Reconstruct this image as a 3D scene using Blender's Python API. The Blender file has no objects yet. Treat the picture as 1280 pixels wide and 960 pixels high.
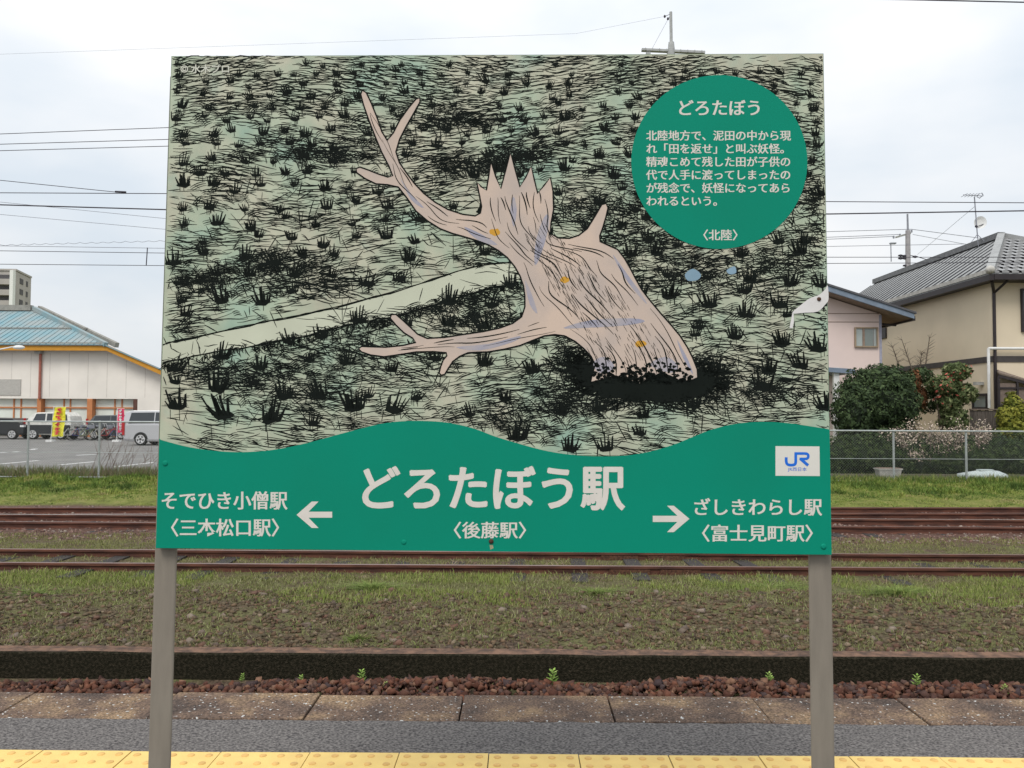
import bpy, bmesh, math, random
import numpy as np
from mathutils import Vector, Matrix, noise
random.seed(7); rng = np.random.default_rng(7)
C = bpy.context.scene.collection
SC = bpy.context.scene
PI = math.pi; R = math.radians

# ------------------------------------------------------------------ camera
CAMP = Vector((0, 0, 1.53)); FPX = 1000.0
cam = bpy.data.cameras.new('camera'); cam.sensor_width = 36; cam.lens = 36*FPX/1280
cam.clip_start = .05; cam.clip_end = 3000
camo = bpy.data.objects.new('camera', cam); C.objects.link(camo)
RM = (Matrix.Rotation(R(.46), 3, 'Z') @ Matrix.Rotation(PI/2+math.atan(.036), 3, 'X') @ Matrix.Rotation(R(.25), 3, 'Z'))
camo.matrix_world = Matrix.Translation(CAMP) @ RM.to_4x4()
SC.camera = camo

# ------------------------------------------------------------------ world: bright overcast
w = bpy.data.worlds.new('World'); SC.world = w; w.use_nodes = True
nt = w.node_tree; N = nt.nodes; L = nt.links; N.clear()
out = N.new('ShaderNodeOutputWorld'); bg = N.new('ShaderNodeBackground'); bg.inputs[1].default_value = .1
sky = N.new('ShaderNodeTexSky'); sky.sky_type = 'NISHITA'; sky.sun_disc = False
SUN_EL, SUN_AZ = R(52), R(200)      # behind the camera, a little to the left
sky.sun_elevation = SUN_EL; sky.sun_rotation = SUN_AZ
tc = N.new('ShaderNodeTexCoord'); mp = N.new('ShaderNodeMapping'); mp.inputs['Scale'].default_value = (1.3, 1.3, 3.2)
mp.inputs['Location'].default_value = (3.1, .4, 1.35)
L.new(tc.outputs['Generated'], mp.inputs[0])
n1 = N.new('ShaderNodeTexNoise'); n1.inputs['Scale'].default_value = 1.7; n1.inputs['Detail'].default_value = 5; n1.inputs['Roughness'].default_value = .5
L.new(mp.outputs[0], n1.inputs[0])
cr = N.new('ShaderNodeValToRGB'); cr.color_ramp.elements[0].position = .36; cr.color_ramp.elements[1].position = .62
cr.color_ramp.elements[0].color = (.74, .81, .88, 1); cr.color_ramp.elements[1].color = (.99, .99, .99, 1)
L.new(n1.outputs[0], cr.inputs[0])
sx = N.new('ShaderNodeSeparateXYZ'); L.new(tc.outputs['Generated'], sx.inputs[0])
ma = N.new('ShaderNodeMath'); ma.operation = 'MULTIPLY_ADD'; ma.use_clamp = False
ma.inputs[1].default_value = 5.0; ma.inputs[2].default_value = 6.9       # overcast: brighter overhead
mx0 = N.new('ShaderNodeMath'); mx0.operation = 'MAXIMUM'; mx0.inputs[1].default_value = 0
L.new(sx.outputs[2], mx0.inputs[0]); L.new(mx0.outputs[0], ma.inputs[0])
vm = N.new('ShaderNodeVectorMath'); vm.operation = 'SCALE'; L.new(cr.outputs[0], vm.inputs[0]); L.new(ma.outputs[0], vm.inputs['Scale'])
mix = N.new('ShaderNodeMix'); mix.data_type = 'RGBA'; mix.inputs[0].default_value = .93
L.new(sky.outputs[0], mix.inputs[6]); L.new(vm.outputs[0], mix.inputs[7]); L.new(mix.outputs[2], bg.inputs[0]); L.new(bg.outputs[0], out.inputs[0])
sl = bpy.data.lights.new('sun', 'SUN'); sl.energy = 1.5; sl.angle = R(25); sl.color = (1, .96, .9)
so = bpy.data.objects.new('sun', sl); C.objects.link(so)
sd = Vector((math.sin(SUN_AZ)*math.cos(SUN_EL), math.cos(SUN_AZ)*math.cos(SUN_EL), math.sin(SUN_EL)))
so.rotation_euler = sd.to_track_quat('Z', 'Y').to_euler()
SC.view_settings.view_transform = 'Standard'; SC.view_settings.look = 'None'
SC.view_settings.exposure = .36; SC.view_settings.gamma = 1

# ------------------------------------------------------------------ helpers
def P(px, py, Y):
    """world point at depth Y that was read off the photograph at (px, py)"""
    d = RM @ Vector(((px-640)/FPX, (480-py)/FPX, -1)); return CAMP + d*((Y-CAMP.y)/d.y)
def pick(px, py, o, n):
    d = RM @ Vector(((px-640)/FPX, (480-py)/FPX, -1)); return CAMP + d*((o-CAMP).dot(n)/d.dot(n))
def put(o, label=None, cat=None, group=None, kind=None):
    for k, v in (('label', label), ('category', cat), ('group', group), ('kind', kind)):
        if v: o[k] = v
    return o
def thing(name, label, cat, loc=(0, 0, 0), rz=0, group=None):
    o = bpy.data.objects.new(name, None); C.objects.link(o); o.location = loc; o.rotation_euler = (0, 0, rz)
    return put(o, label, cat, group)
def link(name, me, parent=None, loc=None, rz=0):
    o = bpy.data.objects.new(name, me); C.objects.link(o)
    if parent: o.parent = parent
    if loc is not None: o.location = loc
    if rz: o.rotation_euler = (0, 0, rz)
    return o
class MB:
    def __init__(s): s.v = []; s.f = []
    def add(s, vs, fs):
        b = len(s.v); s.v += [tuple(v) for v in vs]; s.f += [tuple(i+b for i in f) for f in fs]; return s
    def box(s, x0, x1, y0, y1, z0, z1):
        return s.add([(x0,y0,z0),(x1,y0,z0),(x1,y1,z0),(x0,y1,z0),(x0,y0,z1),(x1,y0,z1),(x1,y1,z1),(x0,y1,z1)],
                     [(0,3,2,1),(4,5,6,7),(0,1,5,4),(1,2,6,5),(2,3,7,6),(3,0,4,7)])
    def tube(s, a, b, r, r2=None, n=8, cap=True):
        a = Vector(a); b = Vector(b); d = (b-a).normalized(); r2 = r if r2 is None else r2
        u = d.orthogonal().normalized(); v = d.cross(u); vs = []
        for i in range(n):
            t = 2*PI*i/n; k = u*math.cos(t)+v*math.sin(t); vs += [a+k*r, b+k*r2]
        fs = [(2*i, 2*((i+1) % n), 2*((i+1) % n)+1, 2*i+1) for i in range(n)]
        if cap: fs += [tuple(2*i for i in reversed(range(n))), tuple(2*i+1 for i in range(n))]
        return s.add(vs, fs)
    def path(s, pts, r, n=6):
        for a, b in zip(pts[:-1], pts[1:]): s.tube(a, b, r, n=n)
        return s
    def beam(s, a, b, w, h, up=Vector((0, 0, 1))):
        a = Vector(a); b = Vector(b); d = (b-a).normalized(); sd_ = d.cross(up).normalized(); u = sd_.cross(d)
        vs = [p+sd_*(i*w/2)+u*(j*h/2) for p in (a, b) for i, j in ((-1,-1),(1,-1),(1,1),(-1,1))]
        return s.add(vs, [(0,1,2,3),(7,6,5,4),(0,4,5,1),(1,5,6,2),(2,6,7,3),(3,7,4,0)])
    def prism(s, poly, axis, a, b):
        """polygon of 2-D points extruded along axis 'x','y' or 'z' from a to b"""
        mk = {'x': lambda p, t: (t, p[0], p[1]), 'y': lambda p, t: (p[0], t, p[1]), 'z': lambda p, t: (p[0], p[1], t)}[axis]
        n = len(poly); vs = [mk(p, a) for p in poly]+[mk(p, b) for p in poly]
        return s.add(vs, [tuple(range(n)), tuple(range(2*n-1, n-1, -1))]+[(i, n+i, n+(i+1) % n, (i+1) % n) for i in range(n)])
    def slab(s, quad, th):
        """planar polygon given thickness along its normal, downwards"""
        q = [Vector(p) for p in quad]; nn = (q[1]-q[0]).cross(q[2]-q[0]).normalized()
        if nn.z < 0: nn = -nn
        n = len(q)
        return s.add(q+[p-nn*th for p in q], [tuple(range(n)), tuple(range(2*n-1, n-1, -1))]+[(i, n+i, n+(i+1) % n, (i+1) % n) for i in range(n)])
    def lump(s, c, r, sub=1, sq=(1, 1, 1), amp=.25, seed=0):
        bm = bmesh.new(); bmesh.ops.create_icosphere(bm, subdivisions=sub, radius=1)
        vs = []
        for v in bm.verts:
            k = 1+amp*noise.noise(v.co*1.7+Vector((seed, seed*.3, 0)))*2
            vs.append((c[0]+v.co.x*r*sq[0]*k, c[1]+v.co.y*r*sq[1]*k, c[2]+v.co.z*r*sq[2]*k))
        fs = [tuple(v.index for v in f.verts) for f in bm.faces]; bm.free()
        return s.add(vs, fs)
    def mesh(s, name, m=None, smooth=False):
        me = bpy.data.meshes.new(name); me.from_pydata(s.v, [], s.f)
        bm = bmesh.new(); bm.from_mesh(me); bmesh.ops.recalc_face_normals(bm, faces=bm.faces); bm.to_mesh(me); bm.free()
        if m: me.materials.append(m)
        if smooth: me.polygons.foreach_set('use_smooth', [True]*len(me.polygons))
        return me
    def build(s, name, m, parent=None, smooth=False, bevel=0, loc=None, rz=0):
        o = link(name, s.mesh(name, m, smooth), parent, loc, rz)
        if bevel:
            b = o.modifiers.new('bevel', 'BEVEL'); b.width = bevel; b.segments = 2; b.limit_method = 'ANGLE'
        return o
def fast_mesh(name, V, F, m, tint=None):
    V = np.asarray(V, np.float32); F = np.asarray(F, np.int32); k = F.shape[1]
    me = bpy.data.meshes.new(name); me.vertices.add(len(V)); me.vertices.foreach_set('co', V.ravel())
    me.loops.add(F.size); me.loops.foreach_set('vertex_index', F.ravel())
    me.polygons.add(len(F)); me.polygons.foreach_set('loop_start', np.arange(0, F.size, k, dtype=np.int32))
    me.update(calc_edges=True); me.validate()
    if tint is not None:
        a = me.attributes.new('tint', 'FLOAT', 'POINT'); a.data.foreach_set('value', np.asarray(tint, np.float32))
    me.materials.append(m); return me

# ---- materials
def mat(name, col, rough=.8, var=.12, scale=6, bump=0, bscale=40, metal=0, col2=None, stretch=(1, 1, 1), detail=6, cut=(.35, .65), spec=.3):
    m = bpy.data.materials.new(name); m.use_nodes = True; t = m.node_tree; n = t.nodes; l = t.links
    b = n['Principled BSDF']; b.inputs['Roughness'].default_value = rough; b.inputs['Metallic'].default_value = metal
    b.inputs['Specular IOR Level'].default_value = spec
    tc = n.new('ShaderNodeTexCoord'); mp = n.new('ShaderNodeMapping'); mp.inputs['Scale'].default_value = stretch
    l.new(tc.outputs['Object'], mp.inputs[0])
    nz = n.new('ShaderNodeTexNoise'); nz.inputs['Scale'].default_value = scale; nz.inputs['Detail'].default_value = detail
    l.new(mp.outputs[0], nz.inputs[0]); r = n.new('ShaderNodeValToRGB'); l.new(nz.outputs[0], r.inputs[0])
    c2 = col2 or tuple(c*(1-var*2) for c in col)
    r.color_ramp.elements[0].position = cut[0]; r.color_ramp.elements[1].position = cut[1]
    r.color_ramp.elements[0].color = (*c2, 1); r.color_ramp.elements[1].color = (*col, 1)
    l.new(r.outputs[0], b.inputs['Base Color'])
    if bump:
        nb = n.new('ShaderNodeTexNoise'); nb.inputs['Scale'].default_value = bscale; nb.inputs['Detail'].default_value = 6
        l.new(mp.outputs[0], nb.inputs[0]); bp = n.new('ShaderNodeBump'); bp.inputs['Strength'].default_value = bump; bp.inputs['Distance'].default_value = .02
        l.new(nb.outputs[0], bp.inputs['Height']); l.new(bp.outputs[0], b.inputs['Normal'])
    return m
def tinted(name, cols, rough=.75, trans=0):
    """colour picked by each piece's own random 'tint' number"""
    m = bpy.data.materials.new(name); m.use_nodes = True; t = m.node_tree; n = t.nodes; l = t.links
    b = n['Principled BSDF']; b.inputs['Roughness'].default_value = rough; b.inputs['Specular IOR Level'].default_value = .15
    a = n.new('ShaderNodeAttribute'); a.attribute_name = 'tint'; r = n.new('ShaderNodeValToRGB'); l.new(a.outputs['Fac'], r.inputs[0])
    e = r.color_ramp.elements; e[0].color = (*cols[0], 1); e[1].color = (*cols[-1], 1)
    for i, c in enumerate(cols[1:-1]): q = e.new((i+1)/(len(cols)-1)); q.color = (*c, 1)
    l.new(r.outputs[0], b.inputs['Base Color'])
    return m
def glass_mat(name, col, rough=.12): 
    m = mat(name, col, rough, .1, 2); m.node_tree.nodes['Principled BSDF'].inputs['Specular IOR Level'].default_value = .7; return m
def srgb(r, g, b): return tuple(((c/255)/12.92 if c/255 <= .04045 else ((c/255+.055)/1.055)**2.4) for c in (r, g, b))

M = dict(
 green=mat('sign_green', (.0025, .232, .150), .6, .03, 2.2, .03, 200, col2=(.004, .212, .134), detail=10, cut=(.3, .6), spec=.08),
 white=mat('lettering_white', (.66, .62, .56), .55, .03, 20, spec=.15),
 post=mat('post_grey', (.235, .205, .165), .6, .07, 9, .05, 90, metal=.05, stretch=(4, 4, .6)),
 edge=mat('board_edge', (.10, .20, .12), .6),
 ink=mat('ink', (.010, .013, .011), .75, .1, 10, spec=.05),
 drift=mat('driftwood_print', (.60, .47, .38), .6, .1, 7, col2=(.48, .40, .35), spec=.1),
 shade=mat('shade_print', (.30, .30, .38), .6, .1, 12, col2=(.42, .38, .38), spec=.1),
 ochre=mat('ochre_print', (.62, .32, .03), .5),
 path=mat('path_print', (.56, .58, .45), .6, .06, 5, spec=.1),
 jr=mat('logo_blue', (.01, .14, .62), .4), plate=mat('plate_white', (.66, .64, .58), .4, .02),
 rust=mat('rust', (.12, .055, .03), .8, .25, 30, .3, 60, col2=(.05, .022, .014)),
 rail=mat('rail_rust', (.14, .055, .034), .75, .2, 8, .2, 40, col2=(.055, .024, .018), stretch=(.3, 2, 2)),
 railtop=mat('rail_top', (.22, .14, .12), .4, .15, 5, metal=.35, stretch=(.2, 2, 2)),
 shiny=mat('rail_top_polished', (.62, .58, .54), .3, .1, 5, metal=.7, stretch=(.2, 2, 2)),
 sleeper=mat('sleeper_timber', (.055, .048, .045), .85, .25, 9, .4, 50, stretch=(6, 1, 6)),
 galv=mat('galvanised', (.46, .49, .48), .45, .08, 12, metal=.3),
 wire=mat('wire_dark', (.05, .045, .06), .6), wire2=mat('wire_grey', (.28, .29, .33), .6),
 conc=mat('concrete_grey', (.42, .42, .40), .9, .15, 4, .15, 60),
 white_paint=mat('white_paint', (.75, .75, .73), .5, .05, 5),
 black=mat('black_plastic', (.02, .02, .022), .5), tyre=mat('tyre', (.018, .018, .018), .85), rim=mat('alloy', (.66, .66, .66), .4, metal=.1),
 glass=glass_mat('car_glass', (.03, .035, .04)), red=mat('red_lamp', (.45, .02, .02), .25),
)

# ------------------------------------------------------------------ ground: one sheet to the horizon
PROF = [(-60, -1.05), (7.3, -1.0), (7.46, -.96), (7.52, -.96), (7.60, -.76), (7.72, -.735), (8.2, -.71), (9.0, -.675), (9.7, -.66), (10.15, -.675), (10.8, -.70), (12.6, -.70),
        (13.2, -.68), (14.3, -.70), (15.0, -.72), (18.9, -.72), (19.4, -.66), (20.6, -.52), (21.8, -.35), (22.3, -.31), (900, -.31)]
def prof(y):
    for (a, za), (b, zb) in zip(PROF[:-1], PROF[1:]):
        if y <= b: return za+(zb-za)*max(0, (y-a))/(b-a)
    return PROF[-1][1]
def gz(x, y):
    z = prof(y)
    if 7.62 < y < 22.5:
        k = 1 if y < 10 else (.5 if y < 14.4 else (.5 if y < 19.2 else 1.6))
        f = min(1, (y-7.62)/.25)
        z += f*k*(.05*noise.noise(Vector((x*.8, y*.9, 0)))+.022*noise.noise(Vector((x*3.7, y*3.7, 3))))
    return z
gzv = lambda X, Y: np.array([gz(x, y) for x, y in zip(X, Y)])
def fr(a, b, s): return list(np.arange(a, b-1e-6, s))
xs = [-900, -400, -150, -60, -30]+fr(-20, 20, .16)+[20, 30, 60, 150, 400, 900]
ys = [-60, -20, 0, 5]+fr(7.2, 11.2, .06)+fr(11.2, 14.2, .15)+fr(14.2, 19.2, .25)+fr(19.2, 22.6, .16)+[22.6, 23, 26, 32, 45, 70, 120, 300, 900]
V = [(x, y, gz(x, y)+(.008*noise.noise(Vector((x*14, y*14, 0))) if 7.7 < y < 11 and abs(x) < 12 else 0)) for y in ys for x in xs]
nx = len(xs); F = [(j*nx+i, j*nx+i+1, (j+1)*nx+i+1, (j+1)*nx+i) for j in range(len(ys)-1) for i in range(nx-1)]
gm = bpy.data.materials.new('ground_soil_and_moss'); gm.use_nodes = True
t = gm.node_tree; n = t.nodes; l = t.links; b = n['Principled BSDF']; b.inputs['Roughness'].default_value = .95; b.inputs['Specular IOR Level'].default_value = .1
tc = n.new('ShaderNodeTexCoord')
def gnoise(s, d=5, rough=.6):
    q = n.new('ShaderNodeTexNoise'); q.inputs['Scale'].default_value = s; q.inputs['Detail'].default_value = d; q.inputs['Roughness'].default_value = rough; l.new(tc.outputs['Object'], q.inputs[0]); return q.outputs[0]
def gramp(fac, stops):
    q = n.new('ShaderNodeValToRGB'); e = q.color_ramp.elements
    e[0].position, e[0].color = stops[0][0], (*stops[0][1], 1); e[1].position, e[1].color = stops[-1][0], (*stops[-1][1], 1)
    for p, c in stops[1:-1]: z = e.new(p); z.color = (*c, 1)
    l.new(fac, q.inputs[0]); return q.outputs[0]
def gmix(f, a, bb):
    q = n.new('ShaderNodeMix'); q.data_type = 'RGBA'; l.new(f, q.inputs[0]); l.new(a, q.inputs[6]); l.new(bb, q.inputs[7]); return q.outputs[2]
soil = gramp(gnoise(26), [(.32, (.035, .026, .018)), (.5, (.10, .07, .05)), (.7, (.20, .145, .105))])
moss = gramp(gnoise(30), [(.3, (.06, .06, .028)), (.5, (.12, .12, .05)), (.72, (.22, .20, .10))])
patch = gramp(gnoise(2.2, 8, .7), [(.42, (0, 0, 0)), (.58, (1, 1, 1))])
near = gmix(patch, soil, moss)
sp = n.new('ShaderNodeSeparateXYZ'); l.new(tc.outputs['Object'], sp.inputs[0])
ry = n.new('ShaderNodeMapRange'); ry.inputs[1].default_value = 0; ry.inputs[2].default_value = 40; l.new(sp.outputs[1], ry.inputs[0])
band = n.new('ShaderNodeValToRGB'); e = band.color_ramp.elements      # where the ballast strip and the grass bank lie
e[0].position = 0; e[0].color = (0, 0, 0, 1); e[1].position = 1; e[1].color = (0, 0, 0, 1)
for p, c in ((13.6/40, 0), (14.3/40, 1), (18.85/40, 1), (19.05/40, 0)): z = e.new(p); z.color = (c, c, c, 1)
l.new(ry.outputs[0], band.inputs[0])
ball = gramp(gnoise(35), [(.3, (.05, .03, .024)), (.6, (.15, .09, .07)), (.75, (.22, .17, .14))])
g1 = gmix(band.outputs[0], near, ball)
band2 = n.new('ShaderNodeValToRGB'); e = band2.color_ramp.elements
e[0].position = 18.9/40; e[0].color = (0, 0, 0, 1); e[1].position = 19.2/40; e[1].color = (1, 1, 1, 1); l.new(ry.outputs[0], band2.inputs[0])
lawn = gramp(gnoise(4, 7, .65), [(.3, (.09, .10, .03)), (.5, (.17, .19, .05)), (.7, (.24, .22, .08))])
g2 = gmix(band2.outputs[0], g1, lawn); l.new(g2, b.inputs['Base Color'])
bp = n.new('ShaderNodeBump'); bp.inputs['Strength'].default_value = .9; bp.inputs['Distance'].default_value = .03; l.new(gnoise(45, 8, .7), bp.inputs['Height']); l.new(bp.outputs[0], b.inputs['Normal'])
me = fast_mesh('ground', V, F, gm); put(link('ground', me), kind='structure')

# ------------------------------------------------------------------ platform
asph = mat('asphalt', (.27, .25, .235), .95, .3, 110, .8, 190, col2=(.075, .069, .070), cut=(.36, .64), stretch=(.7, 1, 1), spec=.1)
def grid_mesh(x0, x1, y0, y1, z0, z1, st, amp, sc):
    mb = MB(); X = fr(x0, x1, st)+[x1]; Y = fr(y0, y1, st)+[y1]; k = len(X)
    vs = [(x, y, z1+amp*noise.noise(Vector((x*sc, y*sc, 1)))+amp*.6*noise.noise(Vector((x*sc*3, y*sc*3, 1)))) for y in Y for x in X]
    mb.add(vs, [(j*k+i, j*k+i+1, (j+1)*k+i+1, (j+1)*k+i) for j in range(len(Y)-1) for i in range(k-1)]); return mb
pl = thing('platform', 'station platform edge with asphalt strip, coping slabs and tactile paving', 'platform'); del pl['category']; del pl['label']; pl['kind'] = 'structure'
MB().box(-30, 30, -6, 4.35, -1.15, -.10).build('platform_base', M['conc'], pl)
grid_mesh(-4.6, 4.6, 3.45, 4.026, 0, -.002, .02, .004, 9).build('asphalt', asph, pl, smooth=True)
MB().box(-30, 30, -6, 4.026, -.099, -.012).build('asphalt_base', asph, pl)
slabm = bpy.data.materials.new('coping_slab'); slabm.use_nodes = True
t = slabm.node_tree; n = t.nodes; l = t.links; b = n['Principled BSDF']; b.inputs['Roughness'].default_value = .9; b.inputs['Specular IOR Level'].default_value = .15
tc = n.new('ShaderNodeTexCoord'); oi = n.new('ShaderNodeNewGeometry')
tcg = oi
def wn(s, d=5, rough=.6, src=None):
    q = n.new('ShaderNodeTexNoise'); q.inputs['Scale'].default_value = s; q.inputs['Detail'].default_value = d; q.inputs['Roughness'].default_value = rough; l.new(tcg.outputs['Position'], q.inputs[0]); return q.outputs[0]
base = gramp(wn(2.6, 8, .65), [(.38, (.085, .065, .056)), (.5, (.15, .105, .08)), (.62, (.27, .19, .12))])
fine = gramp(wn(85, 4), [(.38, (.5, .5, .5)), (.64, (1.4, 1.35, 1.3))])
mu = n.new('ShaderNodeMix'); mu.data_type = 'RGBA'; mu.blend_type = 'MULTIPLY'; mu.inputs[0].default_value = 1; l.new(base, mu.inputs[6]); l.new(fine, mu.inputs[7])
spots = gramp(wn(44, 3, .5), [(.655, (0, 0, 0)), (.685, (1, 1, 1))])
wc = n.new('ShaderNodeRGB'); wc.outputs[0].default_value = (.55, .55, .53, 1)
l.new(gmix(spots, mu.outputs[2], wc.outputs[0]), b.inputs['Base Color'])
bp = n.new('ShaderNodeBump'); bp.inputs['Strength'].default_value = .5; bp.inputs['Distance'].default_value = .01; l.new(wn(90), bp.inputs['Height']); l.new(bp.outputs[0], b.inputs['Normal'])
SP = .778
for k in range(-5, 6):
    x0 = -.29+k*SP; dz = .004*math.sin(k*2.3)
    if x0+SP < -3.6 or x0 > 3.6: continue
    mb = MB(); mb.box(x0+.004, x0+SP-.004, 4.03, 4.395+.004*math.cos(k*3), -.098, dz)
    mb.build('coping_slab', slabm, pl, bevel=.006)
# tactile tiles
tilem = mat('tactile_yellow', (.78, .56, .19), .75, .05, 7, .2, 120, col2=(.70, .49, .17))
mb = MB(); T = .4; mb.box(.0025, T-.0025, .0025, T-.0025, -.03, 0)
tile_me = mb.mesh('tile', tilem)
dm = MB()
for i in range(5):
    for j in range(5):
        cx, cy = T*(i+.5)/5, T*(j+.5)/5; rings = ((.0165, 0), (.0150, .0032), (.011, .0048), (.0, .005)); vs = []
        for r_, z_ in rings[:-1]: vs += [(cx+r_*math.cos(a*PI/6), cy+r_*math.sin(a*PI/6), z_) for a in range(12)]
        vs.append((cx, cy, .005)); fs = []
        for q in range(2): fs += [(q*12+a, q*12+(a+1) % 12, (q+1)*12+(a+1) % 12, (q+1)*12+a) for a in range(12)]
        fs += [(24+a, 24+(a+1) % 12, 36) for a in range(12)]; dm.add(vs, fs)
dotm = mat('tactile_dome', (.68, .42, .14), .65, .1, 20)
dome_me = dm.mesh('domes', dotm, True)
for k in range(-7, 7):
    o = link('tactile_tile', tile_me, pl, (-.125+k*T*1.0, 3.232, .008+.0015*math.sin(k*5)))
    o.rotation_euler = (0, .002*math.sin(k*3), .002*math.cos(k*7)); link('domes', dome_me, o)

# kerb wall at the foot of the bank
kerbm = mat('mossy_concrete', (.055, .046, .032), .97, .2, 38, 1, 90, col2=(.018, .017, .011), cut=(.42, .72), detail=9, spec=.05)
ledge = mat('rusty_ledge', (.20, .115, .075), .95, .2, 12, .6, 60, col2=(.075, .048, .036))
kb = thing('trackside_kerb', '', ''); put(kb, kind='structure')
mb = MB(); k = 0
X = fr(-30, 30, .25)+[30]
def kw(x): return .012*noise.noise(Vector((x*1.3, 0, 5))), .010*noise.noise(Vector((x*1.9, 4, 5)))
vs = []; 
for x in X:
    a, c = kw(x); vs += [(x, 7.50+a, -1.1), (x, 7.50+a, -.728+c), (x, 7.515+a, -.712+c), (x, 7.69, -.712+c), (x, 7.69, -1.1)]
fs = [(5*i+j, 5*i+j+1, 5*i+j+6, 5*i+j+5) for i in range(len(X)-1) for j in (0, 1)]
tv = [(5*i+2, 5*i+3, 5*i+8, 5*i+7) for i in range(len(X)-1)]+[(5*i+3, 5*i+4, 5*i+9, 5*i+8) for i in range(len(X)-1)]
MB().add(vs, fs).build('kerb_wall', kerbm, kb); MB().add(vs, tv).build('kerb_top', ledge, kb)

# rubble and clods: nobody could count them
def stones(name, n_, xr, yf, zf, sz, m, sub=1, flat=.75):
    bm = bmesh.new()
    if sub == 0: bmesh.ops.create_cube(bm, size=1.5); bmesh.ops.triangulate(bm, faces=bm.faces)
    else: bmesh.ops.create_icosphere(bm, subdivisions=sub, radius=1)
    B = np.array([v.co[:] for v in bm.verts]); FF = np.array([[v.index for v in f.verts] for f in bm.faces]); bm.free()
    nb = len(B); VV = np.zeros((n_, nb, 3)); TT = np.zeros((n_, nb))
    for i in range(n_):
        s = sz[0]+(sz[1]-sz[0])*rng.random()**1.8; x = rng.uniform(*xr); y = yf(x)
        q = np.array(Matrix.Rotation(rng.uniform(0, 6.3), 3, Vector(rng.normal(size=3))).to_3x3())
        b_ = (B+rng.normal(0, .30, (nb, 3))) if sub == 0 else B*(1+rng.normal(0, .22, (nb, 1)))*np.array([1, rng.uniform(.6, 1), rng.uniform(.5, .9)])
        VV[i] = (b_@q.T)*s*np.array([1, 1, flat])+np.array([x, y, zf(x, y)+s*.3]); TT[i] = rng.random()
    FA = (FF[None]+(np.arange(n_)*nb)[:, None, None]).reshape(-1, 3)
    return fast_mesh(name, VV.reshape(-1, 3), FA, m, TT.ravel())
rubm = tinted('rubble_red_brown', [(.035, .02, .017), (.095, .040, .027), (.16, .068, .042), (.07, .035, .028), (.20, .11, .07), (.05, .035, .036), (.10, .048, .032)], .9)
def heap(x, y): return -.985+.10*max(0, 1-abs(y-7.02)/.42)*(.75+.7*noise.noise(Vector((x*.9, 0, 9))))+.035*max(0, min(1, (x+2.6)/1.2))
def hy(x): 
    w_ = .28 if x > -1.6 else .2
    return rng.uniform(6.62, 7.08+w_*(.7+.6*noise.noise(Vector((x*.8, 3, 3)))))
put(link('track_rubble', stones('track_rubble', 7500, (-5.6, 5.6), hy, lambda x, y: heap(x, y)+rng.uniform(0, .05), (.012, .036), rubm, 0, .9)), 'broken red brown ballast stones heaped along the foot of the kerb', 'gravel', kind='stuff')
clodm = tinted('clods', [(.05, .038, .026), (.10, .066, .042), (.16, .105, .065), (.12, .09, .058), (.07, .06, .036), (.21, .16, .11)], .95)
def cy_(x):
    y = 7.7+rng.random()**1.3*2.2; return y
put(link('soil_clods', stones('soil_clods', 14000, (-7, 7), cy_, lambda x, y: gz(x, y)-.003, (.006, .030), clodm, 0, .7)), 'dark crumbly soil clods and pebbles over the low mossy bank', 'soil', kind='stuff')
balm = tinted('ballast', [(.08, .05, .045), (.17, .10, .08), (.24, .16, .13), (.13, .09, .08), (.30, .25, .21)], .9)
put(link('bank_stones', stones('bank_stones', 420, (-7, 7), lambda x: 7.75+rng.random()**1.5*2.4, lambda x, y: gz(x, y)-.004, (.018, .050), tinted('bank_stone', [(.09, .05, .035), (.15, .085, .06), (.10, .075, .06), (.24, .19, .15)], .9), 0, .6)), 'scattered reddish brown stones on the mossy bank', 'stones', kind='stuff')
put(link('ballast', stones('ballast', 9000, (-13, 13), lambda x: rng.uniform(13.9, 18.9), lambda x, y: gz(x, y)-.005, (.02, .04), balm, 1, .8)), 'brown ballast stones around the far rusty rails', 'gravel', kind='stuff')

# ------------------------------------------------------------------ railway tracks
RP = [(-.0625, 0), (.0625, 0), (.0625, .012), (.012, .03), (.008, .045), (.008, .105), (.0325, .118), (.0325, .148), (.028, .153), (-.028, .153), (-.0325, .148), (-.0325, .118), (-.008, .105), (-.008, .045), (-.012, .03), (-.0625, .012)]
def rail(parent, x0, y0, x1, y1, ztop, top):
    a = Vector((x0, y0, ztop-.153)); b_ = Vector((x1, y1, ztop-.153)); d = (b_-a).normalized(); s = Vector((-d.y, d.x, 0))
    vs = []; 
    for p in (a, b_): vs += [p+s*u+Vector((0, 0, v)) for u, v in RP]
    n_ = len(RP); MB().add(vs, [(i, i+1, n_+i+1, n_+i) for i in range(n_-1) if i not in (8,)]+[(n_-1, 0, n_, 2*n_-1), tuple(range(n_)), tuple(range(n_, 2*n_))]).build('rail', M['rail'], parent)
    r = parent.children[-1]
    q = [a+s*.028+Vector((0, 0, .1532)), a-s*.028+Vector((0, 0, .1532)), b_-s*.028+Vector((0, 0, .1532)), b_+s*.028+Vector((0, 0, .1532))]
    o = link('rail_head', MB().add([*(v-Vector((0, 0, .004)) for v in q), *q], [(0,1,2,3),(4,5,6,7),(0,1,5,4),(1,2,6,5),(2,3,7,6),(3,0,4,7)]).mesh('rail_head', top), None); o.parent = [c for c in C.objects if c.name.startswith('rail') and c.type == 'MESH'][-2]
    return o.parent
def rail_track(label, rails, sl_y, sx, pitch, ph, rz=0, proud=0):
    tr = thing('railway_track', label, 'railway track')
    for r_ in rails: rail(tr, *r_)
    return tr
ZR = -.587
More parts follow.
